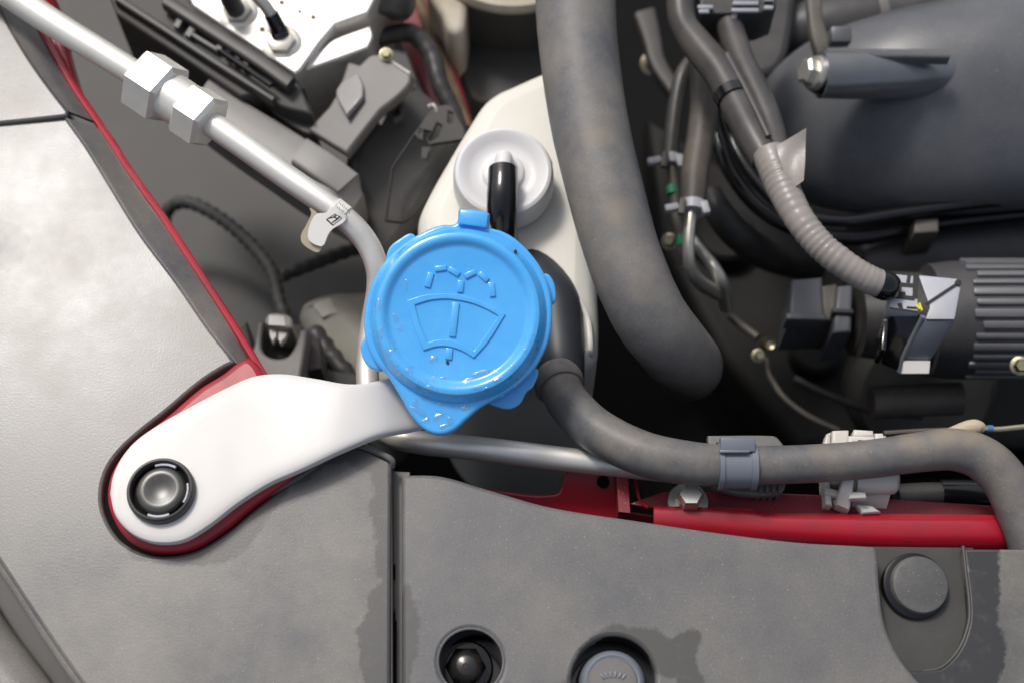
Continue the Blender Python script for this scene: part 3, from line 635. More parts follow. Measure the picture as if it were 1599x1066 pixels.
# ================================================================ WHITE FASTENER
t = thing('white_fastener', 'chunky white plastic retainer behind the dark hose, standing on the red beam', 'retainer', P(1340, 780, -.022))
def wpl(name, pts, z, th, bev=.0008): part(name, plate([p if len(p) > 2 else (*p, 1) for p in pts], H(z), th, bev, per=4), M['white2'], t)
wpl('body', [(1286, 690), (1296, 680), (1384, 678), (1394, 694), (1396, 735), (1388, 752), (1300, 752), (1288, 740)], -.0165, .012, .0015)
part('front_wall', block([(1333, 738), (1397, 738), (1396, 752), (1333, 752)], -.0150, [(1330, 786), (1383, 790), (1383, 798), (1330, 795)], -.0245), M['white2'], t)
part('barrel', tube([(1334, 748, -.0175, 24), (1365, 748, -.0175, 24), (1393, 748, -.0178, 23), (1396, 748, -.0178, 20)], seg=32, sub=3), M['white2'], t)
part('rib', band([(1318, 742), (1311, 764), (1306, 786)], [(1335, 742), (1332, 768), (1327, 795)], [-.0105, -.0120, -.0165], .006), M['white2'], t)
wpl('bar', [(1326, 766), (1352, 766), (1354, 777), (1326, 778)], -.0125, .004)
wpl('foot', [(1338, 786), (1362, 788), (1376, 798), (1347, 800)], -.0175, .004)
wpl('corner_post', [(1287, 746), (1296, 748), (1300, 788), (1289, 786)], -.0175, .010)
wpl('cross_tie', [(1287, 758), (1316, 766), (1314, 776), (1288, 770)], -.0165, .004)
wpl('corner_foot', [(1300, 778), (1330, 783), (1328, 793), (1302, 787)], -.0195, .006)
for z, a in ((-.0132, [(1300, 671), (1326, 670), (1326, 694), (1299, 695)]), (-.0128, [(1334, 669), (1364, 671), (1366, 681), (1332, 681)]), (-.0115, [(1325, 679), (1366, 680), (1370, 702), (1324, 702)]), (-.0135, [(1366, 675), (1379, 675), (1382, 682), (1392, 684), (1395, 697), (1366, 697)]), (-.0140, [(1291, 676), (1298, 673), (1297, 702), (1284, 702)])):
    wpl('lug', a, z, .007, .0010)
part('notch', drop([(1332, 688), (1335, 688), (1335, 701), (1332, 701)], -.0112, .001), M['deepb'], t); part('notch', drop([(1340, 686), (1356, 687), (1340, 690)], -.0112, .001), M['deepb'], t)

# ================================================================ LEFT BACK: BRAKE BLOCK, FUSE BOX, BRACKETS
t = thing('brake_block', 'bright cast aluminium brake control block with drilled dots in the top of the view', 'control block', P(430, 40, -.1))
part('body', plate([(270, -60, 1), (300, 8, 1), (460, 115, 1), (470, 108, 1), (500, 66, 1), (524, 38, 1), (575, 20, 1), (620, -70, 1)], H(-.045), .05, .0012), M['block'], t)
part('side_plate', plate([(466, 113, 1), (500, 78, 1), (520, 62), (578, 40, 1), (582, 56), (575, 74, 1), (520, 94)], H(-.049), .03, .001), M['block'], t)
part('motor', tube([(590, -80, -.065, 62), (588, -20, -.065, 62), (588, 10, -.066, 60), (587, 26, -.068, 50)], seg=40, sub=4), M['motor'], t)
for (x, y, r) in ((440, 4, 4), (468, 18, 3), (489, 27, 4), (409, 46, 4), (465, 28, 0)):
    if r:
        qq = P(x, y, -.0448); part('drilled_dot', lathe([(0, .0003), (px(r, qq), .0003), (px(r+1, qq), -.001)], Frame(qq), 14), M['rust'], t)
def port(x, y):
    fr = Frame(P(x, y, -.045), V((0, -.15, 1))); q = px(1, fr.o)
    p_ = part('port_fitting', join(lathe([(16*q, .0045), (22*q, .004), (24*q, .0015), (24*q, -.002)], fr, 6), lathe([(24*q, .0015), (31*q, .0008), (32*q, -.001), (25*q, -.002)], fr, 32)), M['steel'], t); return p_
port(372, 20); port(440, 68)
solo('brake_line', tube([(338, -70, -.02, 15), (352, -20, -.028, 15), (362, 5, -.036, 15), (372, 22, -.045, 15)], seg=18, sub=6), M['black'], 'black sleeved brake line entering the fitting nearest the fuse box', 'brake line', 'brake lines on the aluminium block')
t = thing('brake_line', 'shiny brake line with a black sleeve ending in the fitting at the block corner', 'brake line', P(430, 40, -.045), 'brake lines on the aluminium block')
part('tube', tube([(375, -60, -.02, 10), (395, -15, -.026, 10), (416, 12, -.031, 10), (430, 36, -.037, 10), (438, 64, -.045, 9)], seg=16, sub=6), M['steel'], t)
part('sleeve', tube([(423, 22, -.0335, 12), (431, 38, -.0375, 12.5), (436, 50, -.041, 15), (439, 60, -.0425, 16)], seg=16, sub=4), M['gloss'], t)

t = thing('fuse_box', 'black ribbed plastic box edge running diagonally beside the aluminium block', 'fuse box', P(380, 130, -.1))
part('lid', plate([(150, -60, 1), (268, -60, 1), (300, 6, 1), (462, 118, 1), (487, 178, 1), (440, 166), (405, 146, 1), (375, 150, 1), (180, 20, 1)], H(-.050), .06, .0012), M['deep'], t)
part('upper_rail', band([(262, -10), (320, 26), (400, 76), (460, 118)], [(252, 6), (310, 44), (390, 96), (446, 136)], [-.043]*4, .006, e=.5), M['black'], t)
part('raised_frame', plate([(313, 32, 1), (352, 60, 1), (344, 74, 1), (338, 80, 1), (296, 54, 1)], H(-.0465), .004, .0006, holes=[[(314, 37), (344, 59), (337, 72), (303, 51)]]), M['grey'], t)
part('lower_rail', band([(185, -10), (250, 32), (330, 84), (430, 150)], [(178, 0), (243, 42), (323, 94), (424, 158)], [-.0455]*4, .006, e=.5), M['black'], t)
for i, (x, y) in enumerate([(196, 28), (214, 42), (262, 62), (274, 72), (288, 82), (302, 90)]):
    part('rib', drop([(x+88, y-12), (x+95, y-8), (x+82, y+16), (x+75, y+12)], -.0462, .004), M['grey'], t)
part('latch', tube([(346, 80, -.044, 5), (372, 98, -.044, 5), (398, 116, -.044, 5), (424, 134, -.044, 5)], seg=10, sub=2), M['gloss'], t)
part('wedge_face', plate([(412, 150), (460, 120), (480, 150), (492, 205), (470, 205)], H(-.058), .03, .001), M['black'], t)

t = thing('wire_duct', 'long dusty grey plastic duct running under the aluminium pipe', 'duct', P(470, 220, -.1))
part('cover', band([(330, 118), (376, 150), (440, 188), (500, 226), (548, 258), (568, 300)], [(296, 168), (345, 205), (410, 250), (462, 286), (510, 316), (546, 334)], [-.053]*5+[-.060], .03, e=.3), M['duct'], t)
part('step', band([(480, 214), (520, 240), (560, 270)], [(454, 252), (490, 276), (526, 300)], [-.050, -.050, -.052], .012, e=.25), M['duct'], t)

t = thing('grey_bracket', 'satin grey angled bracket plate beyond the end of the wire duct', 'bracket', P(570, 170, -.08))
part('plate', plate([(543, 96, 1), (561, 101, 1), (579, 86), (594, 86), (642, 116, 1), (640, 130), (622, 150), (594, 172, 1), (541, 240, 1), (480, 202, 1), (513, 167, 1), (526, 144)], Frame(P(560, 160, -.052), V((-.18, -.1, 1))), .006, .0012), M['grey'], t)
part('highlight_band', plate([(542, 98, 1), (552, 104), (566, 130), (566, 150, 1), (540, 180, 1), (524, 146), (536, 122)], Frame(P(548, 130, -.0510), V((-.3, .12, 1))), .003, .0008), M['tabm'], t)  # lighter piece stands in for a highlight band on the bracket
part('rim_wire', tube([(595, 88, -.049, 3.5), (620, 103, -.049, 3.5), (640, 116, -.049, 3.5)], seg=8, sub=3), M['steel'], t)
bq = Frame(P(603, 86, -.047), V((0, -.3, 1))); part('bolt', bolt(bq, px(8, bq.o), .003), M['brass'], t)

t = thing('bracket_motor', 'dark grey motor housing with a rounded end between bracket and red inner panel', 'motor', P(640, 200, -.1))
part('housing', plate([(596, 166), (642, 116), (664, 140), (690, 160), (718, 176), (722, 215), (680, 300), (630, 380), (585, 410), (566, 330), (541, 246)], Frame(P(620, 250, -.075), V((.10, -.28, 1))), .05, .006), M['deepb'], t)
part('clamp', plate([(606, 168, 1), (622, 158, 1), (632, 164), (629, 182), (614, 192, 1)], H(-.058), .006, .0008, holes=[[(612, 172), (622, 167), (624, 178), (615, 184)]]), M['black'], t)
part('shiny_edge', tube([(592, 172, -.058, 4), (600, 180, -.058, 4), (592, 194, -.058, 4)], seg=8, sub=3), M['steel'], t)
t = thing('slotted_shield', 'thin dark plastic shield with small slots beside the milky tank', 'shield', P(680, 240, -.1))
part('sheet', plate([(652, 200), (668, 178), (684, 166), (704, 166), (716, 184), (726, 210), (700, 262), (664, 312), (634, 345), (600, 345, 1), (610, 262, 1)], Frame(P(670, 240, -.062), V((-.1, -.25, 1))), .003, .0006,
     holes=[[(682, 192), (690, 196), (684, 214), (672, 222), (668, 216), (676, 206)], [(700, 174), (707, 176), (706, 194), (699, 192)], [(656, 202), (659, 203), (658, 216), (654, 214)], [(661, 232), (669, 232), (664, 246), (660, 244)]]), M['deep'], t)
part('hook', tube([(668, 168, -.057, 3), (675, 164, -.057, 3), (680, 168, -.057, 3), (682, 176, -.058, 3)], seg=8, sub=3), M['steel'], t)

solo('corrugated_conduit', tube_w(resample([(590, 60, -.075, 14), (640, 52, -.075, 15), (672, 84, -.078, 15), (686, 130, -.08, 14), (712, 186, -.085, 13), (722, 230, -.09, 13)], .0016), seg=18, sub=1, rfun=lambda L, f: 1+.03*math.sin(L*2*math.pi/.0064)),
     M['black'], 'dark corrugated conduit curving in front of the red inner panel', 'conduit')
t = thing('inner_fender', 'shaded red inner body panel between the strut tower and the bracket motor', 'body panel', P(660, 150, -.16))
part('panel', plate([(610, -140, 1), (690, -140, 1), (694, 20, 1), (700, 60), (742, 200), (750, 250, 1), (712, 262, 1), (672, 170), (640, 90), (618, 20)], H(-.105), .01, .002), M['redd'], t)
part('brown_seam', tube([(640, -40, -.100, 8), (668, 40, -.102, 8), (700, 120, -.102, 8), (730, 200, -.102, 8)], seg=10, sub=5), M['rust'], t)  # brown tube running along the red panel

st = Frame(P(800, -96, -.075)); q = px(1, st.o)
t = thing('strut_tower', 'cream strut tower with a rusty ring and black mount at the top of the view', 'strut tower', st.o)
part('tower', lathe([(118*q, .0026), (128*q, .0030), (137*q, .0022), (140*q, -.0010), (137*q, -.004)], st, 72, cap=False), M['cream'], t)
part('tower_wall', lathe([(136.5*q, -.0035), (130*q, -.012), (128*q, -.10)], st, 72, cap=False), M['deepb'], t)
part('rust_ring', lathe([(104*q, .0020), (112*q, .0050), (122*q, .0048), (124*q, .001)], st, 64), M['rust'], t)
part('rubber_mount', lathe([(40*q, .013), (88*q, .010), (98*q, .006), (106*q, .0020)], st, 64), M['black'], t)
part('skirt', plate([(712, 46), (740, 50), (790, 48), (850, 30), (860, 140), (790, 160), (735, 150)], H(-.110), .05, .002), M['deep'], t)
part('tower_foot', plate([(668, -20), (690, 24), (700, 46), (716, 52), (726, 40), (722, -20)], H(-.078), .05, .003), M['cream'], t)

# ================================================================ DEEP LEFT BAY
solo('arch_liner', drop([(30, -60), (700, 100), (700, 700), (300, 720)], -.20, .01), M['deep'], 'dark liner, greyed to stand in for lens haze, deep down between the red lip and the pipe', 'liner')
def ribbed(pts, amp=.12, pitch=.006): return tube_w(resample(pts, pitch/4), seg=16, sub=1, rfun=lambda L, f: 1+amp*math.sin(L*2*math.pi/pitch))
solo('loom_conduit', ribbed([(255, 348, -.17, 10), (268, 322, -.165, 10), (300, 318, -.16, 10), (350, 345, -.155, 10), (395, 385, -.15, 10), (425, 425, -.145, 10), (436, 470, -.14, 10), (446, 500, -.14, 10)]), M['faint'],
     'black ribbed conduit arching deep in the bay towards the white plug', 'conduit', 'ribbed conduits deep in the bay')
solo('loom_conduit', ribbed([(440, 430, -.15, 11), (480, 415, -.15, 11), (520, 400, -.15, 11), (580, 380, -.15, 11)]), M['black'],
     'short black ribbed conduit running level beneath the label tag', 'conduit', 'ribbed conduits deep in the bay')
solo('loom_conduit', ribbed([(490, 520, -.115, 16), (520, 560, -.11, 16), (556, 604, -.11, 16), (580, 640, -.11, 16)], .1, .008), M['black'],
     'black ribbed conduit slanting down between the murky tank and the white arm', 'conduit', 'ribbed conduits deep in the bay')
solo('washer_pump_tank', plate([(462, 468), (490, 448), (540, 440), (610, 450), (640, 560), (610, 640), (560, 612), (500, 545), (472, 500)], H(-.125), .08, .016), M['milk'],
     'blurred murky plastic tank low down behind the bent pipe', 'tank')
t = thing('plug_holder', 'grey plastic holder with a U shaped cavity beside the red lip', 'connector holder', P(430, 550, -.12))
part('shell', plate([(402, 504, 1), (412, 500, 1), (408, 540), (414, 552), (430, 559), (448, 556), (460, 540), (468, 513, 1), (480, 515, 1), (468, 600, 1), (400, 610, 1), (380, 570, 1), (396, 540)], H(-.070), .045, .0012), M['grey'], t)
part('cavity', drop([(406, 500), (470, 508), (462, 560), (408, 562)], -.085, .02), M['deep'], t)
part('side_block', plate([(478, 530, 1), (500, 528, 1), (502, 575, 1), (474, 580, 1)], H(-.083), .03, .001), M['deep'], t)
part('base', plate([(470, 572, 1), (560, 580, 1), (565, 660, 1), (380, 660, 1), (350, 540, 1), (385, 500, 1), (400, 560, 1)], H(-.105), .02, .002), M['deep'], t)
t = thing('white_plug', 'white plug with two pointed latches sitting in the grey holder', 'plug', P(430, 510, -.10))
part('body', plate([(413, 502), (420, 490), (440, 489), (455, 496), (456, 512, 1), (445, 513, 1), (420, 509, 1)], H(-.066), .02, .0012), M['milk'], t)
part('front', block([(420, 492), (443, 494), (446, 509), (419, 507)], -.0655, [(421, 509), (448, 513), (448, 516), (420, 513)], -.070), M['white'], t)
for a in ([(420, 512), (432, 513), (432, 524), (425, 534), (421, 524)], [(434, 513), (450, 515), (447, 525), (437, 536), (434, 528)]):
    part('latch', plate([(x, y, 1) for x, y in a], H(-.069), .004, .0005), M['white'], t)

# ================================================================ RIGHT: ENGINE SIDE
t = thing('intake_manifold', 'large smooth black intake manifold with blue sheen filling the upper corner', 'intake manifold', P(1450, 200, -.16))
part('plenum', tube([(1190, 250, -.125, 36), (1225, 215, -.110, 92), (1290, 195, -.092, 135), (1390, 180, -.080, 158), (1490, 168, -.075, 168), (1610, 155, -.072, 172), (1760, 150, -.072, 172), (1860, 150, -.072, 172)], seg=64, sub=8, ellipse=.62), M['manifold'], t)
part('flange', tube([(1128, 150, -.085, 10), (1136, 200, -.085, 10), (1160, 255, -.085, 10), (1200, 305, -.085, 10), (1250, 335, -.085, 10), (1320, 345, -.085, 10), (1400, 334, -.085, 10), (1500, 320, -.085, 10), (1640, 305, -.085, 10)], seg=14, sub=6), M['gloss'], t)
part('flange_lip', tube([(1118, 210, -.10, 12), (1140, 268, -.10, 12), (1185, 325, -.10, 12), (1250, 360, -.10, 12), (1340, 372, -.10, 12), (1450, 352, -.10, 12), (1640, 330, -.10, 12)], seg=14, sub=6), M['gloss'], t)
part('runner', tube([(1110, 300, -.105, 16), (1122, 330, -.105, 22), (1150, 365, -.110, 24), (1200, 400, -.13, 24), (1270, 420, -.16, 22)], seg=20, sub=6), M['black'], t)
bs = part('boss', tube([(1281, 117, -.036, 37), (1330, 117, -.038, 38), (1400, 116, -.044, 38), (1460, 114, -.052, 37), (1520, 112, -.062, 36)], seg=40, sub=5), M['shell'], t)
part('boss_cap', band([(1292, 73), (1350, 74), (1420, 75), (1486, 76)], [(1292, 88), (1350, 89), (1420, 89), (1484, 90)], [-.0295]*4, .006, e=.5), M['manifold'], bs)
bx = Frame(P(1281, 117, -.036), V((-1, 0, .45)).normalized(), V((0, 1, 0))); q = px(1, bx.o)
bb = part('bolt', join(lathe([(0, .0085), (17*q, .0085), (21*q, .0076), (21*q, .003), (21*q, .001)], bx, 6), lathe([(20*q, .0045), (26*q, .0040), (28*q, .0026), (28*q, .0012), (15*q, .0010)], bx, 36)), M['steel'], t)
part('black_washer', lathe([(24*q, .0010), (30*q, .0008), (31*q, -.0010), (30*q, -.0030), (20*q, -.0030)], bx, 36), M['gloss'], t)
part('nub', box(Frame(P(1311, 58, -.042), V((0, -.3, 1))), (0, 0, 0), (px(17, bx.o), px(14, bx.o), .004), .0014), M['manifold'], t)
solo('engine_bracket', band([(1258, -40), (1262, 20), (1268, 60), (1280, 92)], [(1284, -40), (1286, 20), (1296, 60), (1304, 84)], [-.045, -.048, -.050, -.052], .006, e=.5), M['thin'], 'olive brown metal strap descending to the bolt by the manifold', 'bracket')

t = thing('upper_engine', 'dark assorted engine housings along the top edge above the manifold', 'engine housing', P(1350, 20, -.2))
part('rail', tube([(1200, 60, -.115, 44), (1290, 42, -.11, 46), (1400, 26, -.11, 46), (1520, 8, -.11, 46), (1640, -10, -.11, 46)], seg=32, sub=4), M['motor'], t)
part('collar', tube([(1360, 32, -.108, 50), (1374, 30, -.108, 50)], seg=32, sub=2), M['grey'], t)
part('housing', plate([(1120, -60, 1), (1250, -60, 1), (1236, 60), (1215, 110), (1165, 110), (1140, 50, 1)], H(-.09), .03, .004), M['black'], t)
part('sheen_cover', plate([(1440, 20), (1480, -10), (1500, -60, 1), (1700, -60, 1), (1700, -5, 1), (1520, 2), (1470, 24)], H(-.082), .01, .003), M['clip'], t)
t = thing('grey_connectors', 'small dark connector block with bright grey ridges at the top edge', 'connector', P(1150, 5, -.06))
part('body', plate([(1090, -30, 1), (1215, -30, 1), (1212, 10, 1), (1188, 20, 1), (1095, 22, 1)], H(-.030), .02, .001), M['black'], t)
for (x, y, wd) in ((1165, -2, 20), (1164, 6, 20), (1163, 17, 21), (1101, 12, 12), (1099, 19, 8), (1200, 0, 7), (1200, 13, 7)):
    fr = Frame(P(x, y, -.0285), V((0, -.4, 1))); part('ridge', box(fr, (0, 0, 0), (px(wd, fr.o), px(3, fr.o), .0012), .0003), M['conn'], t)
solo('strap_highlight', band([(1144, 20), (1139, 40), (1134, 62)], [(1152, 20), (1148, 42), (1144, 64)], [-.030, -.032, -.034], .002, e=.5), M['conn'], 'strap end, pale for the highlight painted into it, hanging below the ridged connector', 'strap')  # bluish highlight of a dark strap, made as a pale piece

t = thing('wiring_harness', 'black taped wiring loom that turns into a grey ribbed conduit', 'wiring harness', P(1150, 150, -.05))
part('taped_loom', tube([(1058, -70, -.030, 22), (1062, -10, -.030, 22), (1066, 36, -.030, 22), (1090, 72, -.028, 25), (1122, 112, -.025, 26), (1148, 160, -.022, 26), (1175, 212, -.018, 25), (1196, 250, -.016, 23)], seg=26, sub=8, rfun=wob(9)), M['tape'], t)
part('taped_branch', tube([(1120, -20, -.040, 20), (1142, 50, -.036, 21), (1160, 100, -.032, 21), (1186, 155, -.028, 22), (1206, 205, -.024, 20), (1214, 240, -.02, 18)], seg=24, sub=8, rfun=wob(11)), M['tape'], t)
part('tape_ridge', tube([(1135, 86, -.0215, 6), (1160, 132, -.0175, 6), (1178, 168, -.0145, 6), (1200, 214, -.011, 5)], seg=10, sub=6), M['tape'], t)
part('tape_wrap', tube([(1139, 146, -.0225, 27.5), (1146, 158, -.0215, 27.5)], seg=26, sub=3), M['gloss'], t)
cpts = [(1202, 240, -.014, 27), (1214, 270, -.013, 27), (1228, 305, -.012, 25), (1250, 345, -.012, 23), (1282, 384, -.013, 22), (1318, 413, -.014, 22), (1352, 434, -.016, 22), (1378, 445, -.018, 22)]
cr_ = resample(cpts, .0007, 20)
part('ribbed_conduit', tube_w(cr_, seg=28, sub=1, rfun=lambda L, f: 1+(.075*abs(math.sin(L*math.pi/.0027+1.1*math.sin(L*110)+.8*math.sin(L*270+1)))**.6-.03)*min(1, max(.2, L/.014))*(1+.5*math.sin(L*170))+.035*noise.noise(V((L*220, 0, 0)))), M['conduit'], t, angle=80)
fl_o = [(1214, 226, -.004), (1238, 212, -.002), (1259, 200, .000)]
part('tape_flag', strip([[(1212, 228, -.0050), (1236, 214, -.002), (1259, 200, .001)], [(1218, 252, -.005), (1238, 240, -.004), (1258, 226, -.002)], [(1226, 275, -.006), (1240, 268, -.005), (1257, 255, -.003)], [(1236, 296, -.0075), (1243, 291, -.006), (1255, 282, -.004)]], .0006), M['conduit'], t)

# connector on the motor
t = thing('motor_connector', 'pale grey square connector with black markings fed by the grey ribbed conduit', 'connector', P(1440, 500, -.06))
part('face', soften(block([(1434, 430), (1496, 436), (1501, 446), (1491, 499), (1445, 499), (1452, 480)], -.022, [(1434, 431), (1495, 437), (1500, 447), (1490, 500), (1444, 500), (1451, 481)], -.036), .0007), M['conn'], t)
part('front_face', soften(block([(1443, 500.5), (1491, 500), (1454, 562), (1407, 562)], [-.023, -.023, -.040, -.040], [(1447, 488), (1489, 488), (1452, 550), (1409, 550)], [-.038, -.038, -.056, -.056]), .0007), M['connf'], t)
part('side_face', soften(block([(1386, 484), (1440, 493), (1412, 562), (1402, 578), (1376, 568)], [-.026, -.024, -.038, -.042, -.042], [(1386, 484), (1438, 490), (1412, 560), (1402, 575), (1378, 566)], -.062), .0007), M['gloss'], t)
part('edge_trim', tube([(1441, 494, -.0225, 4), (1428, 520, -.0295, 4), (1410, 556, -.038, 4), (1404, 580, -.043, 4)], seg=8, sub=3), M['connf'], t)
lp = part('letter_plate', plate([(1396, 428, 1), (1432, 431, 1), (1434, 484, 1), (1436, 488, 1), (1388, 482, 1)], H(-.0215), .008, .0005), M['conn'], t)
lf = H(-.0213)
part('lettering', join(*[line(lf, x0, y0, x1, y1, wd*1.5, .0001+.00001*n) for n, (x0, y0, x1, y1, wd) in enumerate([(1430, 431, 1429, 466, 6), (1400, 444, 1428, 446, 5), (1397, 463, 1428, 466, 5), (1403, 459, 1414, 459, 5), (1420, 428, 1418, 441, 4), (1389, 481, 1434, 487, 2), (1405, 474, 1407, 483, 5), (1416, 480, 1432, 481, 2)])]), M['ink'], lp)
lf2 = H(-.0216)
part('marker_line', join(line(lf2, 1446, 475, 1496, 442, 4, .0003), lathe([(0, .0006), (px(5, P(1496, 442, -.0216)), .0005), (px(5, P(1496, 442, -.0216)), -.0005)], Frame(P(1496, 442, -.0216)), 14)), M['ink'], t)
part('yellow_spot', join(line(lf2, 1430, 477, 1437, 483, 5, .0006), line(lf2, 1435, 474, 1439, 486, 3, .0007)), M['yellow'], t)
skf = Frame(P(1431, 573, -.0400), V((0, -.5, 1)))
sk = part('sticker', plate([(1411, 563, 1), (1453, 563, 1), (1451, 583, 1), (1409, 583, 1)], skf, .006, .0002), M['paper'], t)
part('latch', soften(drop([(1380, 498), (1388, 499), (1384, 548), (1376, 546)], -.0235, .012), .0006), M['gloss'], t)
part('latch_pin', tube([(1382, 500, -.0225, 3), (1378, 545, -.033, 3)], seg=10, sub=2), M['finm'], t)
part('conduit_boot', tube([(1372, 443, -.0175, 23), (1384, 447, -.0185, 23.5), (1389, 449, -.021, 20)], seg=24, sub=3), M['gloss'], t)

t = thing('starter_motor', 'ribbed grey motor housing running off the edge behind the pale connector', 'motor', P(1560, 510, -.15))
MC = P(1560, 500, -.085); mr = px(92, MC)
part('housing', tube_w([(P(1455, 500, -.085).x, MC.y, MC.z, mr*.9), (P(1480, 500, -.085).x, MC.y, MC.z, mr), (MC.x+.08, MC.y, MC.z, mr)], seg=48, sub=2), M['motor'], t)
for i in range(15):
    a = R(36+i*10.5); fr = Frame((MC.x+.011, MC.y+mr*math.cos(a), MC.z+mr*math.sin(a)), V((0, math.cos(a), math.sin(a))), V((1, 0, 0)))
    part('fin', box(fr, ((0, .0008, -.0004, .003, .0004)[i % 5], 0, 0), (.029, mr*(.066, .050, .070, .062, .046)[i % 5], .0014), .0007), M['finm'], t)
part('nose', tube_w([(P(1340, 500, -.085).x, MC.y, MC.z, mr*.62), (P(1430, 500, -.085).x, MC.y, MC.z, mr*.75), (P(1455, 500, -.085).x, MC.y, MC.z, mr*.72)], seg=40, sub=2), M['black'], t)
t = thing('grey_socket', 'out of focus dark grey socket block left of the pale connector', 'socket', P(1280, 480, -.12))
part('shell', plate([(1236, 436, 1), (1284, 432, 1), (1290, 500, 1), (1232, 502, 1)], H(-.085), .03, .0015), M['sockm'], t)
part('shell_rim', plate([(1228, 488, 1), (1290, 490, 1), (1290, 500, 1), (1228, 498, 1)], H(-.080), .01, .001), M['sockm'], t)
part('neck', plate([(1282, 446, 1), (1308, 442, 1), (1306, 500, 1), (1286, 500, 1)], H(-.083), .03, .0015), M['thin'], t)
part('key', plate([(1308, 446, 1), (1332, 444, 1), (1330, 518, 1), (1300, 520, 1)], H(-.080), .03, .0015), M['sockm'], t)
part('key_band', plate([(1300, 480, 1), (1334, 482, 1), (1334, 490, 1), (1300, 488, 1)], H(-.078), .01, .001), M['black'], t)
part('drum', tube([(1330, 490, -.095, 66), (1390, 492, -.095, 68), (1450, 494, -.095, 68)], seg=40, sub=3), M['deep'], t)
t = thing('alternator', 'dark brownish alternator casing in shadow above the ribbed motor', 'alternator', P(1480, 390, -.18))
part('casing', tube([(1330, 420, -.13, 58), (1345, 418, -.13, 70), (1450, 404, -.13, 74), (1620, 388, -.13, 74)], seg=40, sub=4), M['motor'], t)
part('lug', plate([(1428, 342, 1), (1466, 340, 1), (1466, 362, 1), (1428, 364, 1)], H(-.088), .02, .001), M['thin'], t)
solo('pulley', lathe([(.006, .004), (.012, .006), (.030, .006), (.033, .003), (.035, 0), (.035, -.012)], Frame(P(1440, 610, -.16), V((0, -.7, .7))), 56), M['deep'], 'dim round pulley deep below the pale connector', 'pulley')
solo('lower_crossmember', tube([(1360, 628, -.12, 26), (1440, 624, -.12, 26), (1500, 622, -.12, 26)], seg=20, sub=3), M['thin'], 'faint brown cylinder in shadow above the hose and white retainer', 'cylinder')

t = thing('engine_block', 'dark ribbed engine casting in the shadows under the hoses', 'engine block', P(1200, 500, -.3))
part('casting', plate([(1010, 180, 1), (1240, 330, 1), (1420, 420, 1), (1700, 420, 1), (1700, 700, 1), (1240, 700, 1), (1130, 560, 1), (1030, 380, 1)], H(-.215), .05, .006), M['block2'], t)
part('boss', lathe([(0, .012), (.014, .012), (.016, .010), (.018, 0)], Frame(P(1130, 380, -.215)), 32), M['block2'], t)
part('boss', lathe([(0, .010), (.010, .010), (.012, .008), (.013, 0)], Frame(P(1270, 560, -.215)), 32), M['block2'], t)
solo('dark_bracket', band([(990, 20), (1004, 60), (1016, 100), (1050, 150)], [(1024, 10), (1034, 60), (1040, 90), (1068, 140)], [-.13]*4, .008, e=.5), M['deepb'], 'dim dark bracket strip behind the top of the thin hoses', 'bracket')
solo('dark_wire', tube([(1240, 590, -.15, 6), (1290, 615, -.15, 6), (1360, 640, -.15, 6), (1440, 650, -.15, 6)], seg=12, sub=6), M['tape'], 'dim black wire running level below the pale connector', 'wire')

# thin hoses, pipes, clamps
t = thing('thin_hose', 'narrow dark hose with green painted marks, outer one of the pair', 'hose', P(1050, 220, -.09), 'thin hoses by the thick hose')
part('tube', tube([(1085, 88, -.072, 12), (1066, 118, -.072, 13), (1056, 160, -.074, 13), (1050, 205, -.076, 13), (1046, 245, -.078, 13)], seg=18, sub=6), M['tape'], t)
part('metal_end', tube([(1048, 250, -.078, 8), (1053, 300, -.079, 8), (1056, 340, -.080, 9), (1062, 366, -.082, 9), (1068, 420, -.088, 9)], seg=14, sub=5), M['thin'], t)
part('paint_mark', tube([(1048, 292, -.0785, 9), (1050, 304, -.0785, 9)], seg=14, sub=2), M['greenp'], t); part('paint_mark', tube([(1064, 368, -.0822, 10), (1065, 382, -.0835, 10)], seg=14, sub=2), M['greenp'], t)
t = thing('thin_hose', 'wider brownish hose clamped onto a shiny metal pipe, inner one of the pair', 'hose', P(1090, 220, -.08), 'thin hoses by the thick hose')
part('tube', tube([(1094, 70, -.062, 18), (1098, 110, -.060, 21), (1100, 160, -.060, 22), (1094, 215, -.062, 22), (1086, 265, -.064, 22), (1082, 315, -.066, 20)], seg=24, sub=6, rfun=wob(21)), M['thin'], t)
t = thing('metal_pipe', 'shiny bent steel pipe dropping from the clamped brown hose', 'pipe', P(1085, 400, -.09), 'bent steel pipes in the bay')
part('tube', tube([(1081, 320, -.066, 10), (1077, 350, -.067, 9.5), (1075, 390, -.07, 9.5), (1079, 420, -.076, 10), (1094, 442, -.085, 11), (1120, 458, -.10, 11)], seg=18, sub=6), M['steel'], t)
solo('metal_pipe', tube([(1080, 372, -.095, 8), (1098, 396, -.092, 9), (1115, 418, -.09, 10), (1128, 445, -.095, 11), (1134, 480, -.11, 11)], seg=18, sub=6), M['steel'], 'steel pipe crossing behind the shiny one and bending down into shadow', 'pipe', 'bent steel pipes in the bay')
solo('metal_pipe', tube([(1140, 494, -.12, 6), (1160, 510, -.118, 7), (1183, 527, -.116, 7)], seg=14, sub=5), M['thin'], 'short dull pipe stub pointing at the brass fittings', 'pipe', 'bent steel pipes in the bay')
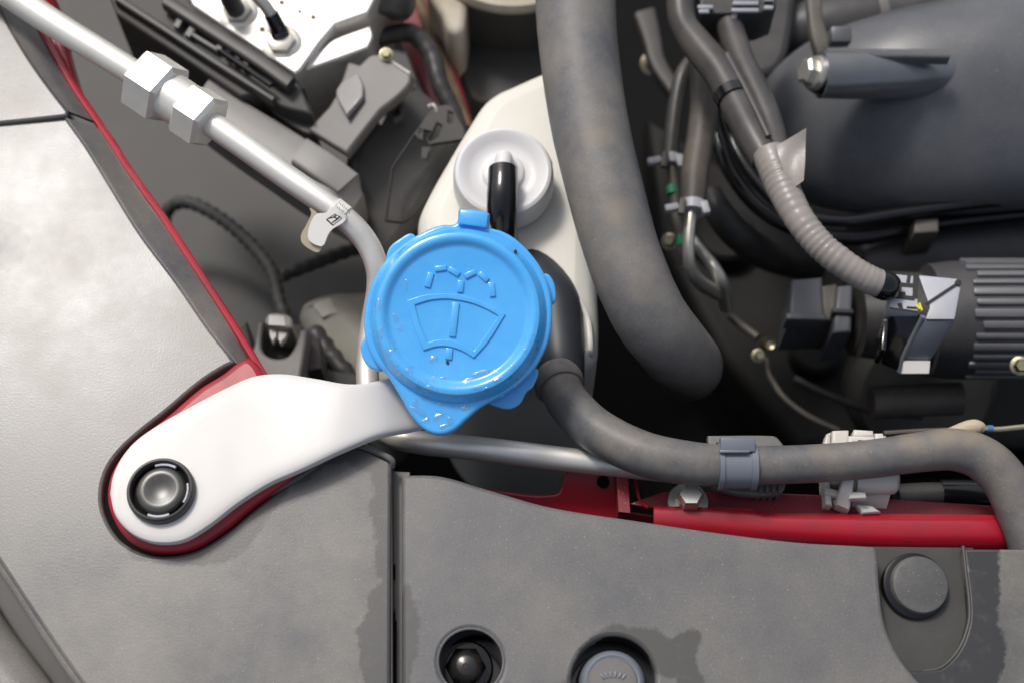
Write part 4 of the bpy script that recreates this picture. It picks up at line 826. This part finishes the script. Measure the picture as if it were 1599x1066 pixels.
def spring_clamp(x, y, z, r, lab):
    t = thing('spring_clamp', lab, 'clamp', P(x, y, z), 'pale spring clamps on the thin hoses')
    A_, B_ = P(x, y-7, z), P(x-1, y+7, z); q = px(r, A_)
    part('band', tube_w([(*A_, q), (*B_, q)], seg=28, sub=2), M['conn'], t)
    for dx, wd, hh in ((-r-12, 11, 6), (r-2, 6, 11)):
        fr = Frame(P(x+dx, y, z+.004)); part('ear', box(fr, (0, 0, 0), (px(wd, fr.o), px(hh, fr.o), .0015), .0006, R(12)), M['conn'], t)
    fr = Frame(P(x-r+4, y-2, z+.0055)); part('crimp', box(fr, (0, 0, 0), (px(5, fr.o), px(14, fr.o), .0012), .0004, R(-10)), M['thin'], t)
spring_clamp(1082, 325, -.066, 21, 'pale clamp where the brown hose meets the shiny pipe')
spring_clamp(1049, 252, -.078, 15, 'pale clamp at the end of the narrow outer hose')
for (x, y, z, r, lab) in ((1046, 378, -.10, 10, 'brassy bolt head beside the shiny steel pipe'), (1018, 100, -.17, 13, 'blurred brassy bolt head high beside the thick grey hose'), (1592, 571, -.06, 11, 'brassy bolt head at the edge below the ribbed motor')):
    fr = Frame(P(x, y, z), V((-.2, -.4, 1))); solo('brass_bolt', bolt(fr, px(r, fr.o), .007), M['brass'], lab, 'bolt', 'brassy bolts in the engine bay')
t = thing('brass_fitting', 'pair of brassy ring fittings low in the dark bay under the ribbed conduit', 'fitting', P(1190, 548, -.12))
fr = Frame(P(1200, 537, -.115), V((0, -.4, 1))); q = px(1, fr.o)
part('ring', lathe([(4*q, .002), (9*q, .003), (11*q, .001), (11*q, -.003), (4*q, -.003), (4*q, .002)], fr, 24), M['brass'], t)
fr = Frame(P(1184, 555, -.115), V((0, -.4, 1))); part('nut', bolt(fr, 8*q, .005), M['brass'], t)
solo('thin_cable', tube([(1196, 560, -.13, 5), (1204, 590, -.13, 5), (1224, 620, -.13, 5), (1260, 648, -.13, 5), (1310, 672, -.13, 5)], seg=12, sub=6), M['thin'], 'thin dark cable curving in shadow towards the white retainer', 'cable')
t = thing('spray_nozzle', 'tan cone tip and thin pale line above the dark hose bend', 'nozzle', P(1500, 676, -.03))
part('tip', tube([(1440, 692, -.022, 5), (1480, 680, -.022, 11), (1515, 668, -.022, 13), (1530, 668, -.022, 11), (1537, 672, -.022, 5)], seg=20, sub=5), M['tan'], t)
part('line', tube([(1530, 669, -.024, 5), (1560, 670, -.024, 5), (1600, 666, -.024, 5), (1680, 660, -.024, 5)], seg=12, sub=3), M['brass'], t)
part('blue_band', tube([(1541, 669, -.024, 6), (1550, 669, -.024, 6)], seg=12, sub=2), M['bluep'], t)
part('rail', tube([(1380, 676, -.05, 4), (1450, 672, -.05, 4), (1520, 670, -.05, 4)], seg=10, sub=3), M['thin'], t)
t = thing('lower_tube', 'black tube lying behind the red beam under the dark hose', 'tube', P(1500, 770, -.04))
part('tube', tube([(1400, 775, -.040, 20), (1460, 772, -.040, 20), (1540, 772, -.040, 20), (1640, 776, -.040, 20)], seg=24, sub=4), M['black'], t)
part('sleeve', tube([(1468, 770, -.040, 22), (1500, 770, -.040, 22), (1552, 772, -.040, 22)], seg=24, sub=3), M['gloss'], t)
